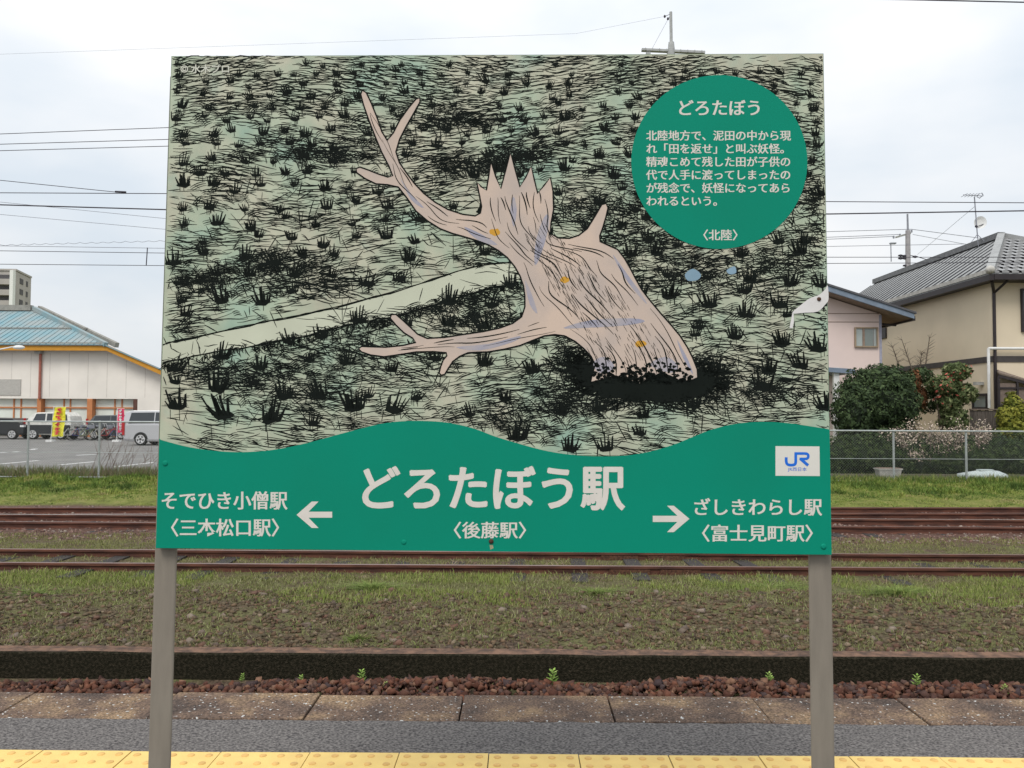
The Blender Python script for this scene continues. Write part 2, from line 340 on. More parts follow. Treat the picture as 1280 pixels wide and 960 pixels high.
near_t = rail_track('single rusty track nearest the platform, half buried in moss and weeds', [(-32, 11.20, 32, 11.20, ZR, M['railtop']), (-32, 12.28, 32, 12.28, ZR, M['railtop'])], 0, 0, 0, 0)
sm = MB().box(-.11, .11, -1.02, 1.02, -.14, 0).mesh('sleeper', M['sleeper'])
for k in range(-12, 13):
    x = .0+k*.86
    o = link('sleeper', sm, near_t, (x+.04*math.sin(k*9), 11.66+.06*math.sin(k*4), -.690+.014*math.sin(k*7))); o.rotation_euler = (.01*math.sin(k*3), 0, .05*math.sin(k*5))
for x in (1.55, 2.25):
    for yy in (11.20, 12.28):
        MB().box(x-.28, x+.28, yy-.034, yy-.012, ZR-.12, ZR-.045).build('fishplate', M['rust'], near_t)
far1 = rail_track('middle rusty track with one rail polished by trains', [(-32, 15.28, 32, 15.28, ZR, M['railtop']), (-32, 16.36, 32, 16.36, ZR, M['shiny'])], 0, 0, 0, 0)
far2 = rail_track('farthest track, diverging from the middle one towards the right', [(-9.3, 16.50, 32, 18.45, ZR, M['railtop']), (-32, 16.6, 32, 19.45, ZR, M['railtop'])], 0, 0, 0, 0)
far2.children
sm2 = MB().box(-.11, .11, -1.02, 1.02, -.14, 0).mesh('sleeper', M['sleeper'])
for k in range(-19, 20): link('sleeper', sm2, far1, (k*.66, 15.82, -.715))
for k in range(-12, 20): link('sleeper', sm2, far2, (k*.66+.3, 17.95+k*.66*.045, -.722), R(2.6))
# ------------------------------------------------------------------ grass
def blades(name, n_, pos, h, wd, m, lean=.5, tint=None, zf=gz):
    X, Y = pos(n_); n_ = len(X); Z = gzv(X, Y)-.006
    H = rng.uniform(h[0], h[1], n_)*(.5+rng.random(n_))
    if zf is None: H *= np.clip(.35+.9*(Y-19.9), .35, 1.25)*np.array([max(.5, 1+1.6*nz(x, y*1.5, 1.4, 31)) for x, y in zip(X, Y)])
    a = rng.uniform(0, 2*PI, n_); W = wd*(.6+.8*rng.random(n_)); la = rng.uniform(0, 2*PI, n_); le = rng.random(n_)*lean*H
    dx, dy = np.cos(a)*W/2, np.sin(a)*W/2; lx, ly = np.cos(la)*le, np.sin(la)*le
    V = np.zeros((n_, 5, 3)); 
    V[:, 0] = np.c_[X-dx, Y-dy, Z]; V[:, 1] = np.c_[X+dx, Y+dy, Z]
    V[:, 2] = np.c_[X-dx*.8+lx*.4, Y-dy*.8+ly*.4, Z+H*.6]; V[:, 3] = np.c_[X+dx*.8+lx*.4, Y+dy*.8+ly*.4, Z+H*.6]; V[:, 4] = np.c_[X+lx, Y+ly, Z+H]
    F = np.array([[0, 1, 3], [0, 3, 2], [2, 3, 4]])[None]+(np.arange(n_)*5)[:, None, None]
    T = rng.random(n_) if tint is None else tint(X, Y)
    return link(name, fast_mesh(name, V.reshape(-1, 3), F.reshape(-1, 3), m, np.repeat(T, 5)))
def nz(x, y, s, o=0): return noise.noise(Vector((x*s, y*s, o)))
def near_pos(n_):
    X = rng.uniform(-7.2, 7.2, n_*2); Y = 7.72+rng.random(n_*2)*3.1
    k = np.array([nz(x, y, 1.1, 2)*1.5+nz(x, y, 4.5, 6)*1.4+.5+(.45 if y > 9.5 else 0) > rng.random() for x, y in zip(X, Y)])
    return X[k][:n_], Y[k][:n_]
mossg = tinted('short_grass', [(.13, .12, .055), (.18, .175, .07), (.16, .165, .06), (.24, .22, .11), (.18, .23, .06), (.34, .30, .19), (.22, .30, .08)], .9)
put(blades('short_grass', 85000, near_pos, (.012, .045), .007, mossg, 1.1), 'thin moss and short dull green grass on the low bank', 'grass', kind='stuff')
def top_pos(n_):
    X = rng.uniform(-8, 8, n_*3); Y = rng.uniform(9.2, 11.1, n_*3)
    k = np.array([nz(x, y*2, .45, 21)*2.2+nz(x, y, 2.2, 26)*1.6+.15+.3*(y-10) > rng.random() for x, y in zip(X, Y)]); return X[k][:n_], Y[k][:n_]
put(blades('verge_grass', 30000, top_pos, (.02, .07), .007, tinted('verge_grass', [(.13, .16, .045), (.19, .25, .055), (.26, .30, .08), (.30, .27, .13)], .9), .9), 'brighter uneven grass along the shoulder of the near track', 'grass', kind='stuff')
def mid_pos(n_):
    X = rng.uniform(-10, 10, n_*2); Y = rng.uniform(10.5, 14.6, n_*2)
    k = np.array([nz(x, y, .9, 12)*1.2+nz(x, y, 3.5, 16)*1.2+(.75 if y > 12.2 or y < 11 else .5) > rng.random() for x, y in zip(X, Y)]); return X[k][:n_], Y[k][:n_]
put(blades('trackside_grass', 60000, mid_pos, (.015, .055), .008, tinted('track_grass', [(.13, .13, .05), (.20, .20, .07), (.26, .24, .11), (.16, .20, .045), (.32, .27, .16)], .9), 1.0), 'yellow green grass and moss between the rails', 'grass', kind='stuff')
def dead_pos(n_):
    X = []; Y = []
    while len(X) < n_:
        cx = rng.uniform(-8, 8); cy = rng.choice([11.1, 11.7, 12.4, 10.8, 11.9]); m_ = rng.integers(8, 40)
        X += list(cx+rng.normal(0, .14, m_)); Y += list(cy+rng.normal(0, .08, m_))
    return np.array(X), np.array(Y)
put(blades('dry_stalks', 1500, dead_pos, (.03, .07), .006, tinted('dry_grass', [(.22, .15, .10), (.34, .27, .19), (.16, .10, .07)], .9), 3), 'dry brown grass stalks lying by the near rails', 'dry grass', kind='stuff')
bankm = tinted('bank_grass', [(.06, .10, .025), (.11, .17, .035), (.16, .23, .05), (.25, .28, .06), (.33, .29, .13)], .85)
def bank_pos(n_): 
    X = rng.uniform(-17, 17, n_); Y = 19.0+rng.random(n_)**.85*3.5; return X, Y
def bank_t(X, Y):
    t_ = np.array([.40+.75*nz(x, y*2, .8, 3)+.55*nz(x, y*1.5, 2.6, 8)+.30*max(0, 1-abs(y-19.5)/.9) for x, y in zip(X, Y)]); return np.clip(t_+rng.normal(0, .13, len(X)), 0, 1)
put(blades('bank_grass', 140000, bank_pos, (.02, .075), .016, bankm, 1.3, bank_t, None), 'bright green grass on the bank below the chain link fence', 'grass', kind='stuff')
def weed_pos(n_): 
    X = rng.uniform(-17, -6, n_); Y = rng.uniform(22.2, 23.6, n_); return X, Y
put(blades('fence_weeds', 14000, weed_pos, (.05, .26), .014, tinted('weeds', [(.08, .12, .03), (.14, .18, .05), (.24, .20, .11), (.16, .12, .08)], .9), .8), 'brown and green weeds along the foot of the left fence', 'weeds', kind='stuff')
def weedr_pos(n_): 
    X = rng.uniform(6, 17, n_); Y = rng.uniform(22.1, 23.2, n_); return X, Y
put(blades('garden_edge_grass', 16000, weedr_pos, (.05, .16), .016, bankm, .8), 'green ground cover along the foot of the garden fence', 'grass', kind='stuff')

# tufts and weeds as single plants
def tuft(px, py, Y, r, h, n_, m, label, name='grass_tuft', cat='grass tuft'):
    p = P(px, py, Y); z = gz(p.x, Y); A = rng.normal(0, r, n_); B = rng.normal(0, r*.6, n_)
    H = rng.uniform(.5, 1, n_)*h; V = np.zeros((n_, 5, 3)); a = rng.uniform(0, 2*PI, n_); W = .005
    dx, dy = np.cos(a)*W, np.sin(a)*W; lx, ly = A+rng.normal(0, h*.28, n_), B+rng.normal(0, h*.28, n_); Z = np.zeros(n_)-.01
    V[:, 0] = np.c_[A-dx, B-dy, Z]; V[:, 1] = np.c_[A+dx, B+dy, Z]; V[:, 2] = np.c_[A*.6-dx*.8+lx*.4, B*.6-dy*.8+ly*.4, Z+H*.65]; V[:, 3] = np.c_[A*.6+dx*.8+lx*.4, B*.6+dy*.8+ly*.4, Z+H*.65]; V[:, 4] = np.c_[A+lx, B+ly, Z+H]
    F = np.array([[0, 1, 3], [0, 3, 2], [2, 3, 4]])[None]+(np.arange(n_)*5)[:, None, None]
    o = link(name, fast_mesh(name, V.reshape(-1, 3), F.reshape(-1, 3), m, np.repeat(rng.random(n_), 5)), None, (p.x, Y, z)); put(o, label, cat)
fresh = tinted('fresh_grass', [(.11, .16, .04), (.16, .22, .055), (.24, .28, .09)], .8)
tuft(465, 742, 10.0, .13, .10, 500, fresh, 'bright green grass tuft on the bank left of centre, just below the rails')
tuft(447, 806, 8.0, .05, .07, 160, fresh, 'small bright grass tuft just above the kerb, below the bigger tuft')
tuft(1122, 742, 9.9, .15, .10, 650, fresh, 'widest bright green grass clump, on the bank right of the right post')
tuft(745, 740, 9.9, .12, .07, 350, fresh, 'bright green grass patch on the bank, right of centre')
tuft(960, 738, 10.2, .22, .06, 380, fresh, 'long low strip of green grass just left of the right post')
tuft(45, 757, 9.6, .14, .06, 320, fresh, 'low green grass patch at the far left of the bank')
tuft(497, 845, 7.35, .05, .12, 60, fresh, 'thin grass tuft growing from the rubble against the kerb')
tuft(897, 853, 7.05, .03, .09, 70, fresh, 'short spiky green tuft in the rubble left of the right post')
leafm = tinted('weed_leaf', [(.16, .26, .05), (.24, .36, .08), (.30, .38, .12)], .8)
def weed(px, py, Y, h, label):
    p = P(px, py, Y); z = -.875 if Y < 7.22 else -.93; r_ = thing('weed', label, 'weed', (p.x, Y, z))
    MB().tube((0, 0, 0), (.01, 0, h), .003, .0015, 5).build('stem', M['ochre'] if False else mat('weed_stem', (.16, .2, .06)), r_)
    n_ = 26; V = []; F = []; T = []
    for i in range(n_):
        t_ = (i+1)/n_; c = Vector((.01*t_, 0, h*t_)); a = i*2.4; L_ = h*.5*(1.05-.5*t_); d = Vector((math.cos(a), math.sin(a), .5)).normalized(); s = d.cross(Vector((0, 0, 1))).normalized()*L_*.28
        b_ = len(V); V += [c, c+d*L_*.5+s, c+d*L_, c+d*L_*.5-s]; F += [(b_, b_+1, b_+2, b_+3)]; T += [rng.random()]*4
    link('leaves', fast_mesh('leaves', [tuple(v) for v in V], F, leafm, T), r_)
for a in ((690, 840, 7.25, .16, 'tallest leafy weed in the rubble, in front of the kerb at the centre'), (451, 845, 7.3, .13, 'leafy weed standing against the kerb left of centre'),
          (375, 852, 7.1, .09, 'low leafy weed in the rubble, third from the left'), (302, 850, 7.2, .07, 'small weed by the kerb just right of the left post'),
          (960, 850, 7.2, .11, 'leafy weed right beside the right post, in front of the kerb'), (1145, 855, 7.1, .13, 'thin upright weed in front of the kerb near the right edge'),
          (1255, 862, 6.95, .10, 'light green weed in the rubble at the right edge'), (481, 862, 7.0, .07, 'tiny weed low in the rubble below the left of centre'), (963, 844, 7.3, .1, 'slim weed behind the leafy weed beside the right post')): weed(*a)

# ------------------------------------------------------------------ station sign
ex = Vector((math.cos(-.01417)*math.cos(-.0016), math.sin(-.01417)*math.cos(-.0016), math.sin(-.0016)))
up = Vector((0, math.sin(.0218), math.cos(.0218))); up = (up-ex*ex.dot(up)).normalized(); nb = ex.cross(up)   # towards the camera
BC = Vector((-.0828, 2.5172, 1.8902)); BW, BH = 2.1, 1.5823
base = BC-up*(1.8902/up.z)
SM = Matrix((( ex.x, -nb.x, up.x, base.x), (ex.y, -nb.y, up.y, base.y), (ex.z, -nb.z, up.z, base.z), (0, 0, 0, 1))); SI = SM.inverted()
sign = thing('station_sign', 'large green and illustrated station name board on two square grey posts', 'sign'); sign.matrix_world = SM
ZB = (BC-base).length
def B2(px, py):
    q = SI @ pick(px, py, BC, nb); return q.x, q.z
HW, HH = BW/2, BH/2
MB().box(-HW, HW, 0, .028, ZB-HH, ZB+HH).build('board', M['edge'], sign)
for sx_, lb in ((-1, 0), (1, 0)):
    xc = sx_*(HW-.036)+(-.019 if sx_ < 0 else .012); mb = MB()
    mb.box(xc-.0355, xc+.0355, .030, .042, 0, ZB+HH-.05).build('post', M['post'], sign, bevel=.006)
PXM = 1/400.
class Print(MB):
    """flat print lying on the board: points in photograph pixels turned to board metres"""
    def poly(s, pts, off): 
        q = [B2(*p) for p in pts]; return s.add([(x, -off, z) for x, z in q], [tuple(range(len(q)))])
    def stroke(s, pts, w0, off, taper=True, w1=None):
        q = [B2(*p) for p in pts]; n_ = len(q); vs = []
        for i, (x, z) in enumerate(q):
            a = q[max(0, i-1)]; b_ = q[min(n_-1, i+1)]; d = math.hypot(b_[0]-a[0], b_[1]-a[1]) or 1; nx_, nz_ = -(b_[1]-a[1])/d, (b_[0]-a[0])/d
            ww = w0*PXM/2*((.25+.75*math.sin(PI*(i+.15)/(n_-.7))) if taper else 1); vs += [(x+nx_*ww, -off, z+nz_*ww), (x-nx_*ww, -off, z-nz_*ww)]
        return s.add(vs, [(2*i, 2*i+2, 2*i+3, 2*i+1) for i in range(n_-1)])
    def fin(s, name, m, parent=sign):
        me = bpy.data.meshes.new(name); me.from_pydata(s.v, [], s.f); me.materials.append(m); return link(name, me, parent)
WAVE = [(195,548),(230,557.5),(260,562.5),(290,565),(320,564.5),(350,561),(385,553.5),(420,544),(450,536),(475,530),(500,526.8),(530,526.2),(560,528.5),(590,535),(620,546),(650,555),(680,563),(710,568),(745,570.5),(780,569.5),(810,565),(840,556.5),(865,546.5),(885,538.5),(910,531.5),(935,528),(960,527.3),(985,529),(1010,532.5),(1038.5,537)]
def wave(x):
    for (a, ya), (b_, yb) in zip(WAVE[:-1], WAVE[1:]):
        if x <= b_: return ya+(yb-ya)*(x-a)/(b_-a)
    return 538
def smooth(p, k=4, closed=False):
    n_ = len(p); o = []
    for i in range(n_ if closed else n_-1):
        g = (lambda j: p[j % n_]) if closed else (lambda j: p[min(max(j, 0), n_-1)])
        a, b_, c, d = g(i-1), g(i), g(i+1), g(i+2)
        for q in range(k):
            t_ = q/k; o.append(tuple(.5*(2*b_[m_]+(c[m_]-a[m_])*t_+(2*a[m_]-5*b_[m_]+4*c[m_]-d[m_])*t_*t_+(3*b_[m_]-a[m_]-3*c[m_]+d[m_])*t_**3) for m_ in (0, 1)))
    if not closed: o.append(p[-1])
    return o
# picture sheet with its washes of colour
pm = bpy.data.materials.new('picture_wash'); pm.use_nodes = True
t = pm.node_tree; n = t.nodes; l = t.links; b = n['Principled BSDF']; b.inputs['Roughness'].default_value = .45; b.inputs['Specular IOR Level'].default_value = .3
tc = n.new('ShaderNodeTexCoord')
w1 = gramp(gnoise(3.2, 4), [(.32, (.32, .46, .37)), (.45, (.42, .49, .37)), (.58, (.50, .49, .38)), (.72, (.37, .49, .40))])
w2 = gramp(gnoise(11, 5), [(.3, (.78, .80, .78)), (.7, (1.05, 1.03, 1.0))])
mu = n.new('ShaderNodeMix'); mu.data_type = 'RGBA'; mu.blend_type = 'MULTIPLY'; mu.inputs[0].default_value = 1; l.new(w1, mu.inputs[6]); l.new(w2, mu.inputs[7]); l.new(mu.outputs[2], b.inputs['Base Color'])
pr = Print(); pr.add([(-HW+.0015, -.0006, ZB-HH+.3), (HW-.0015, -.0006, ZB-HH+.3), (HW-.0015, -.0006, ZB+HH-.0015), (-HW+.0015, -.0006, ZB+HH-.0015)], [(0, 1, 2, 3)]); pr.fin('picture_sheet', pm)
pa_ = smooth([(199,431),(262,418),(330,403),(400,389),(470,371),(540,350),(600,332),(648,330),(648,352),(600,364),(540,382),(500,394),(440,406),(380,420),(330,430),(262,442),(199,455)], 4)
Print().poly([(max(x, 214-19*(y-70)/615+.8), y) for x, y in pa_], .0009).fin('path_print', M['path'])
def le(y): return 214-19*(y-70)/615+.8
def re(y): return 1029+11*(y-67)/627-.8
MASS = [(375,352,95,24,1),(425,395,40,14,.6),(560,372,60,28,1),(600,395,60,16,.8),(430,432,110,26,.9),(300,462,100,16,.6),(370,492,70,26,.7),(590,205,60,12,.8),(640,190,40,10,.5),(800,492,125,26,1.3),(700,455,28,34,1),
        (900,462,55,30,.8),(780,285,80,34,.9),(740,255,50,22,.7),(860,335,60,30,.8),(1010,262,36,60,.7),(560,150,60,10,.4),(250,350,40,14,.5),(230,425,30,10,.6),(400,190,60,12,.5),(960,330,60,20,.5),(640,520,60,20,.5),(330,330,60,14,.6),(700,500,60,18,.6),(950,490,70,16,.5)]
def mass(x, y): return max(0, .75*max(w_*(1-((x-a)/rx_)**2-((y-b_)/ry_)**2) for a, b_, rx_, ry_, w_ in MASS))
def onpath(x, y):
    c = 441-(x-200)*.236 if x < 645 else -99
    return abs(y-c) < (17 if x < 420 else 15) and x < 645
ink = Print(); rr = random.Random(3)
y = 70.8
while y < 570:
    g = (y-70)/500; x = le(y)-rr.uniform(0, 14)
    while x < re(y)-1:
        Ls = min(rr.uniform(9, 30)*(1+.8*g), re(y)-x+.5); m_ = mass(x, y); nn_ = noise.noise(Vector((x*.016, y*.035, 0))); dens = (.93-.30*min(1, g*3)+1.15*nn_+.6*m_)
        if onpath(x+Ls/2, y): dens = .04
        if rr.random() < dens and y < wave(x)+2:
            sl_ = rr.gauss(0, .07+.25*m_+.05*g)+.12*math.sin(x*.012+y*.02); ph = rr.uniform(0, 6); am = rr.uniform(.3, 1.4)
            pts = [(x+Ls*q/4, y+sl_*Ls*q/4+am*math.sin(ph+q*1.3)) for q in range(5)]
            pts = [p for p in pts if le(p[1]) < p[0] < re(p[1]) and 69.5 < p[1]]
            if len(pts) > 2: ink.stroke(pts, rr.uniform(.65, 1.35)+.6*m_+max(0, nn_)*.7+.15*(1-min(1, g*2)), .0010+rr.random()*.0001)
        x += Ls*rr.uniform(.55, 1.1)
    y += rr.uniform(1.45, 2.1)*(1+.5*g)
for _ in range(5200):                                    # cross hatching in the dark hollows, straw elsewhere
    if rr.random() < .78:
        a, b_, rx_, ry_, w_ = rr.choice(MASS); x = a+rr.gauss(0, .5)*rx_; y = b_+rr.gauss(0, .5)*ry_; an = rr.gauss(-.5, .7); Ls = rr.uniform(6, 18)
    else: x = rr.uniform(215, 1030); y = rr.uniform(230, 565); an = rr.gauss(-.3, .8); Ls = rr.uniform(8, 26)
    if onpath(x, y) and rr.random() < .93: continue
    pts = [(x+math.cos(an)*Ls*q/3, y-math.sin(an)*Ls*q/3+rr.uniform(-.6, .6)) for q in range(4)]
    if all(le(p[1]) < p[0] < re(p[1]) and 71 < p[1] < wave(p[0])+3 for p in pts): ink.stroke(pts, rr.uniform(.6, 1.5), .0011+rr.random()*.0001)
for off_, seg in ((0, pa_[:29]), (1, pa_[32:])):           # ragged banks of the pale path
    for _ in range(3): ink.stroke([(max(x, 214-19*(y-70)/615+1), y+rr.gauss(0, .8)) for x, y in seg], 1.2, .00115, False)
for _ in range(520):
    x, y = rr.choice(pa_[32:]); x += rr.uniform(-12, 12); Ls = rr.uniform(3, 12); dn = 1 if rr.random() < .75 else -.5
    if x > 205: ink.stroke([(x, y), (x+rr.gauss(0, 2), y+dn*Ls*.5), (x+rr.gauss(0, 4), y+dn*Ls)], rr.uniform(.8, 1.8), .00118)
def ink_tuft(x, y, s):
    if not (le(y)+1 < x < re(y)-1) or y-s < 72: return
    cl = lambda p: (min(max(p[0], le(y)), re(y)), p[1])
    k = rr.randint(7, 11)
    ink.poly([cl((x+math.cos(a)*s*.48*rr.uniform(.7, 1.25), y-s*.03+math.sin(a)*s*.18*rr.uniform(.6, 1.4))) for a in [i*PI/5 for i in range(10)]], .00125)
    tl = rr.gauss(0, .14)
    for i in range(k):
        u = (i/(k-1)-.5); bx = x+u*s*.75; hh = s*rr.uniform(.4, 1.15)*(1-.5*abs(u)); tx = bx+u*s*.38+tl*s+rr.uniform(-.08, .08)*s; ww = s*rr.uniform(.045, .085)
        ink.poly([cl((bx-ww, y)), cl((bx+ww, y)), cl((tx+ww*.5, y-hh)), cl((tx-ww*.6, y-hh*.93))], .0013)
    for i in range(rr.randint(1, 4)):                     # its reflection
        bx = x+rr.uniform(-.35, .35)*s; ink.stroke([(bx, y+s*.1), (bx+.3, y+s*rr.uniform(.35, .6))], .7, .00128, False)
y = 80.
while y < 566:
    g = (y-75)/490; s = 9+16*g; x = 214+rr.uniform(0, 20)
    while x < 1036:
        yy = y+rr.uniform(-.35, .35)*(11+26*g)
        if not onpath(x, yy) and yy < wave(x)-2 and rr.random() < .88: ink_tuft(x, yy, s*rr.uniform(.65, 1.2))
        x += rr.uniform(.75, 1.3)*(24+34*g)
    y += 12.5+23*g
for _ in range(46):                                       # long thin stalks
    x = rr.uniform(225, 1020); y = rr.uniform(240, 540); 
    for q in range(rr.randint(1, 4)):
        an = rr.gauss(1.5, .5); Ls = rr.uniform(18, 42); pts = [(x+math.cos(an)*Ls*u/3, y-math.sin(an)*Ls*u/3+u*u*.6) for u in range(4)]
        if all(le(p[1]) < p[0] < re(p[1]) and p[1] < wave(p[0]) for p in pts): ink.stroke(pts, .9, .0013)
hole = smooth([(714,456),(722,474),(736,488),(765,498),(800,500),(850,502),(882,494),(896,480),(888,466),(872,460),(850,456),(790,466),(748,460),(728,448)], 4, True)
ink.poly([(x+rr.uniform(-2.5, 2.5), y+rr.uniform(-2, 2)) for x, y in hole], .00135)
for _ in range(850):                                     # ragged edge of the muddy hollow, short reeds round it
    hx, hy2 = rr.choice(hole); an = math.atan2(hy2-482, (hx-800)*.35)+rr.gauss(0, .7); Ls = rr.uniform(4, 20)*(1 if rr.random() < .8 else 1.7)
    if rr.random() < .35: an = rr.gauss(-1.45, .35)
    x0, y0 = hx+rr.gauss(0, 7), hy2+rr.gauss(0, 4); pts = [(x0+math.cos(an)*Ls*u/3, y0+math.sin(an)*Ls*u/3*.6+rr.uniform(-.5, .5)) for u in range(4)]
    if all(p[1] < wave(p[0])+3 for p in pts): ink.stroke(pts, rr.uniform(.8, 2.0), .00137)
for _ in range(1900):                                     # clusters of short curved grass hatching that follow the ground
    if rr.random() < .5: a, b_, rx_, ry_, w_ = rr.choice(MASS); x = a+rr.gauss(0, .7)*rx_; y0 = b_+rr.gauss(0, .8)*ry_
    else: x = rr.uniform(212, 1030); y0 = rr.uniform(120, 560)
    an = rr.gauss(-.15, .25); Ls = rr.uniform(9, 22)
    if onpath(x, y0): continue
    for q in range(rr.randint(2, 4)):
        pts = [(x+q*1.2+math.cos(an)*Ls*u/4, y0+q*2.3+math.sin(an)*Ls*u/4-1.6*math.sin(PI*u/4)) for u in range(5)]
        if all(le(p[1]) < p[0] < re(p[1]) and 71 < p[1] < wave(p[0])+3 for p in pts): ink.stroke(pts, rr.uniform(.6, 1.3), .00112)
put(ink.fin('ink_drawing', M['ink']), kind='stuff')
# generic stand-in for the drawn figure: a bleached, broken driftwood stump of about the same size and colours
wood_out = [(738,478),(744,456),(730,436),(706,420),(680,420),(650,432),(610,440),(585,441),(566,452),(556,468),(549,466),(554,450),(558,441),(520,440),(480,446),(452,440),(452,433),(482,434),(520,428),(505,416),(488,398),(495,393),(514,410),(534,423),(580,418),(625,410),(652,396),(656,370),(650,345),(634,322),(610,306),
 (580,296),(550,286),(520,264),(498,234),(470,230),(446,216),(450,209),(474,218),(491,220),(477,190),(461,150),(451,118),(458,116),(471,146),(484,176),(500,150),(520,124),(525,128),(508,158),(495,190),(508,216),(530,242),(560,262),(594,270),(602,258),(596,228),(608,238),(614,204),(626,236),(638,192),(650,234),(664,208),(672,242),(688,222),(692,262),(688,292),
 (712,298),(734,286),(752,256),(760,260),(753,286),(750,302),(772,312),(788,336),(802,362),(826,392),(850,420),(866,448),(872,472),(850,476),(826,466),(800,480),(770,470)]
wo = smooth(wood_out, 2, True)
def offset_poly(p, d):
    n_ = len(p); o = []
    for i in range(n_):
        a, b_ = p[i-1], p[(i+1) % n_]; k = math.hypot(b_[0]-a[0], b_[1]-a[1]) or 1; o.append((p[i][0]-(b_[1]-a[1])/k*d, p[i][1]+(b_[0]-a[0])/k*d))
    return o
Print().poly(wo, .0016).fin('driftwood_print', M['drift'])
for pg in ([(704,410),(740,400),(790,398),(806,402),(780,407),(730,410)],[(742,452),(756,446),(768,458),(758,466),(746,464)],[(812,456),(832,446),(848,458),(838,466)],[(580,284),(600,292),(622,306),(600,302)],[(500,222),(512,240),(530,260),(514,250)],[(570,434),(610,430),(650,420),(640,428),(600,438)],[(670,300),(680,272),(686,270),(684,292),(674,324),(668,330)],[(766,318),(782,340),(802,368),(808,380),(790,360),(774,336)],[(642,246),(646,262),(642,284),(638,262)],[(846,424),(860,450),(866,468),(854,448)],[(656,350),(664,366),(672,392),(662,380)]):
    Print().poly(smooth(pg, 3, True), .0018).fin('shade_patch', M['shade'])
for cx, cy, ra in ((618, 290, 7), (706, 350, 6), (800, 430, 7)): Print().poly([(cx+ra*math.cos(a)*rr.uniform(.8, 1.3), cy+ra*.6*math.sin(a)*rr.uniform(.8, 1.3)) for a in [i*PI/6 for i in range(12)]], .0018).fin('lichen_patch', M['ochre'])
li = Print(); wc_ = wo+[wo[0], wo[1]]
li.stroke(wc_, 1.9, .0020, False)
def grain(Lc, Rc, n_, w_=1.2):
    a_, b2 = smooth(Lc, 8), smooth(Rc, 8)
    for q in range(1, n_):
        t_ = q/n_; k = min(len(a_), len(b2)); i0 = 0
        while i0 < k-3:
            ln = rr.randint(5, 16); pts = [(a_[i][0]*(1-t_)+b2[i][0]*t_+2.2*math.sin(i*.5+q*1.7), a_[i][1]*(1-t_)+b2[i][1]*t_+1.2*math.sin(i*.4+q)) for i in range(i0, min(k, i0+ln))]
            if len(pts) > 2: li.stroke(pts, w_*rr.uniform(.7, 1.5), .0020)
            i0 += ln+rr.randint(1, 6)
grain([(744,474),(734,442),(700,410),(664,380),(655,348),(640,320),(612,290),(600,250)], [(866,462),(848,420),(802,364),(784,334),(762,312),(700,298),(690,270),(686,236)], 13)
grain([(700,418),(650,430),(600,438),(560,438),(500,438)], [(668,398),(640,408),(590,417),(548,424),(500,434)], 4, 1.0)
grain([(612,304),(580,294),(545,282),(515,255),(494,224),(478,184),(460,140)], [(610,278),(590,270),(560,264),(532,244),(508,216),(492,188),(466,142)], 4, 1.0)
for _ in range(260):
    x = rr.uniform(742, 864); y = 479-abs(rr.gauss(0, 11)); li.poly([(x+rr.uniform(1, 4)*math.cos(a), y+rr.uniform(1, 3)*math.sin(a)) for a in range(6)], .0020)
for _ in range(420):                                     # fine hatching on the shaded side of the wood
    t_ = rr.random(); k = rr.random(); ax_, ay_ = (744+(655-744)*t_, 470+(300-470)*t_); bx_, by_ = (862+(690-862)*t_, 455+(285-455)*t_); k = k**.6 if rr.random() < .7 else k*.3
    x = ax_+(bx_-ax_)*k; y = ay_+(by_-ay_)*k; Ls = rr.uniform(4, 11)
    if k > .93 or k < .07: continue
    li.stroke([(x, y), (x-Ls*.35, y-Ls*.6), (x-Ls*.55, y-Ls)], rr.uniform(.4, .8), .00205)
put(li.fin('driftwood_ink', M['ink']), kind='stuff')
bl = Print(); bl.poly(smooth([(856,343),(866,336),(876,343),(872,350),(860,351)], 3, True), .0018); bm_ = mat('pebble_print', (.25, .38, .48)); bl.fin('pebble_print', bm_); Print().poly(smooth([(908,338),(918,333),(920,341),(912,343)], 3, True), .0018).fin('pebble_print', bm_)
# green parts
gb = Print(); lo = [(p[0], 694.0) for p in WAVE]; sm_ = smooth(WAVE, 4)
q = [B2(x, y) for x, y in sm_]; q = [(min(max(x, -HW+.001), HW-.001), z) for x, z in q]; zb = ZB-HH+.001
vs = [(x, -.0024, z) for x, z in q]+[(x, -.0024, zb) for x, z in q]; n_ = len(q)
gb.add(vs, [(i, i+1, n_+i+1, n_+i) for i in range(n_-1)]); 
gb.add([(-HW+.001, -.0024, q[0][1]), vs[0], vs[n_], (-HW+.001, -.0024, zb), vs[n_-1], (HW-.001, -.0024, q[-1][1]), (HW-.001, -.0024, zb), vs[2*n_-1]], [(0, 1, 2, 3), (4, 5, 6, 7)])
gb.fin('green_band', M['green'])
Print().poly([(898.9+110*math.cos(i*PI/48), 202.8+108.6*math.sin(i*PI/48)) for i in range(96)], .0024).fin('green_roundel', M['green'])
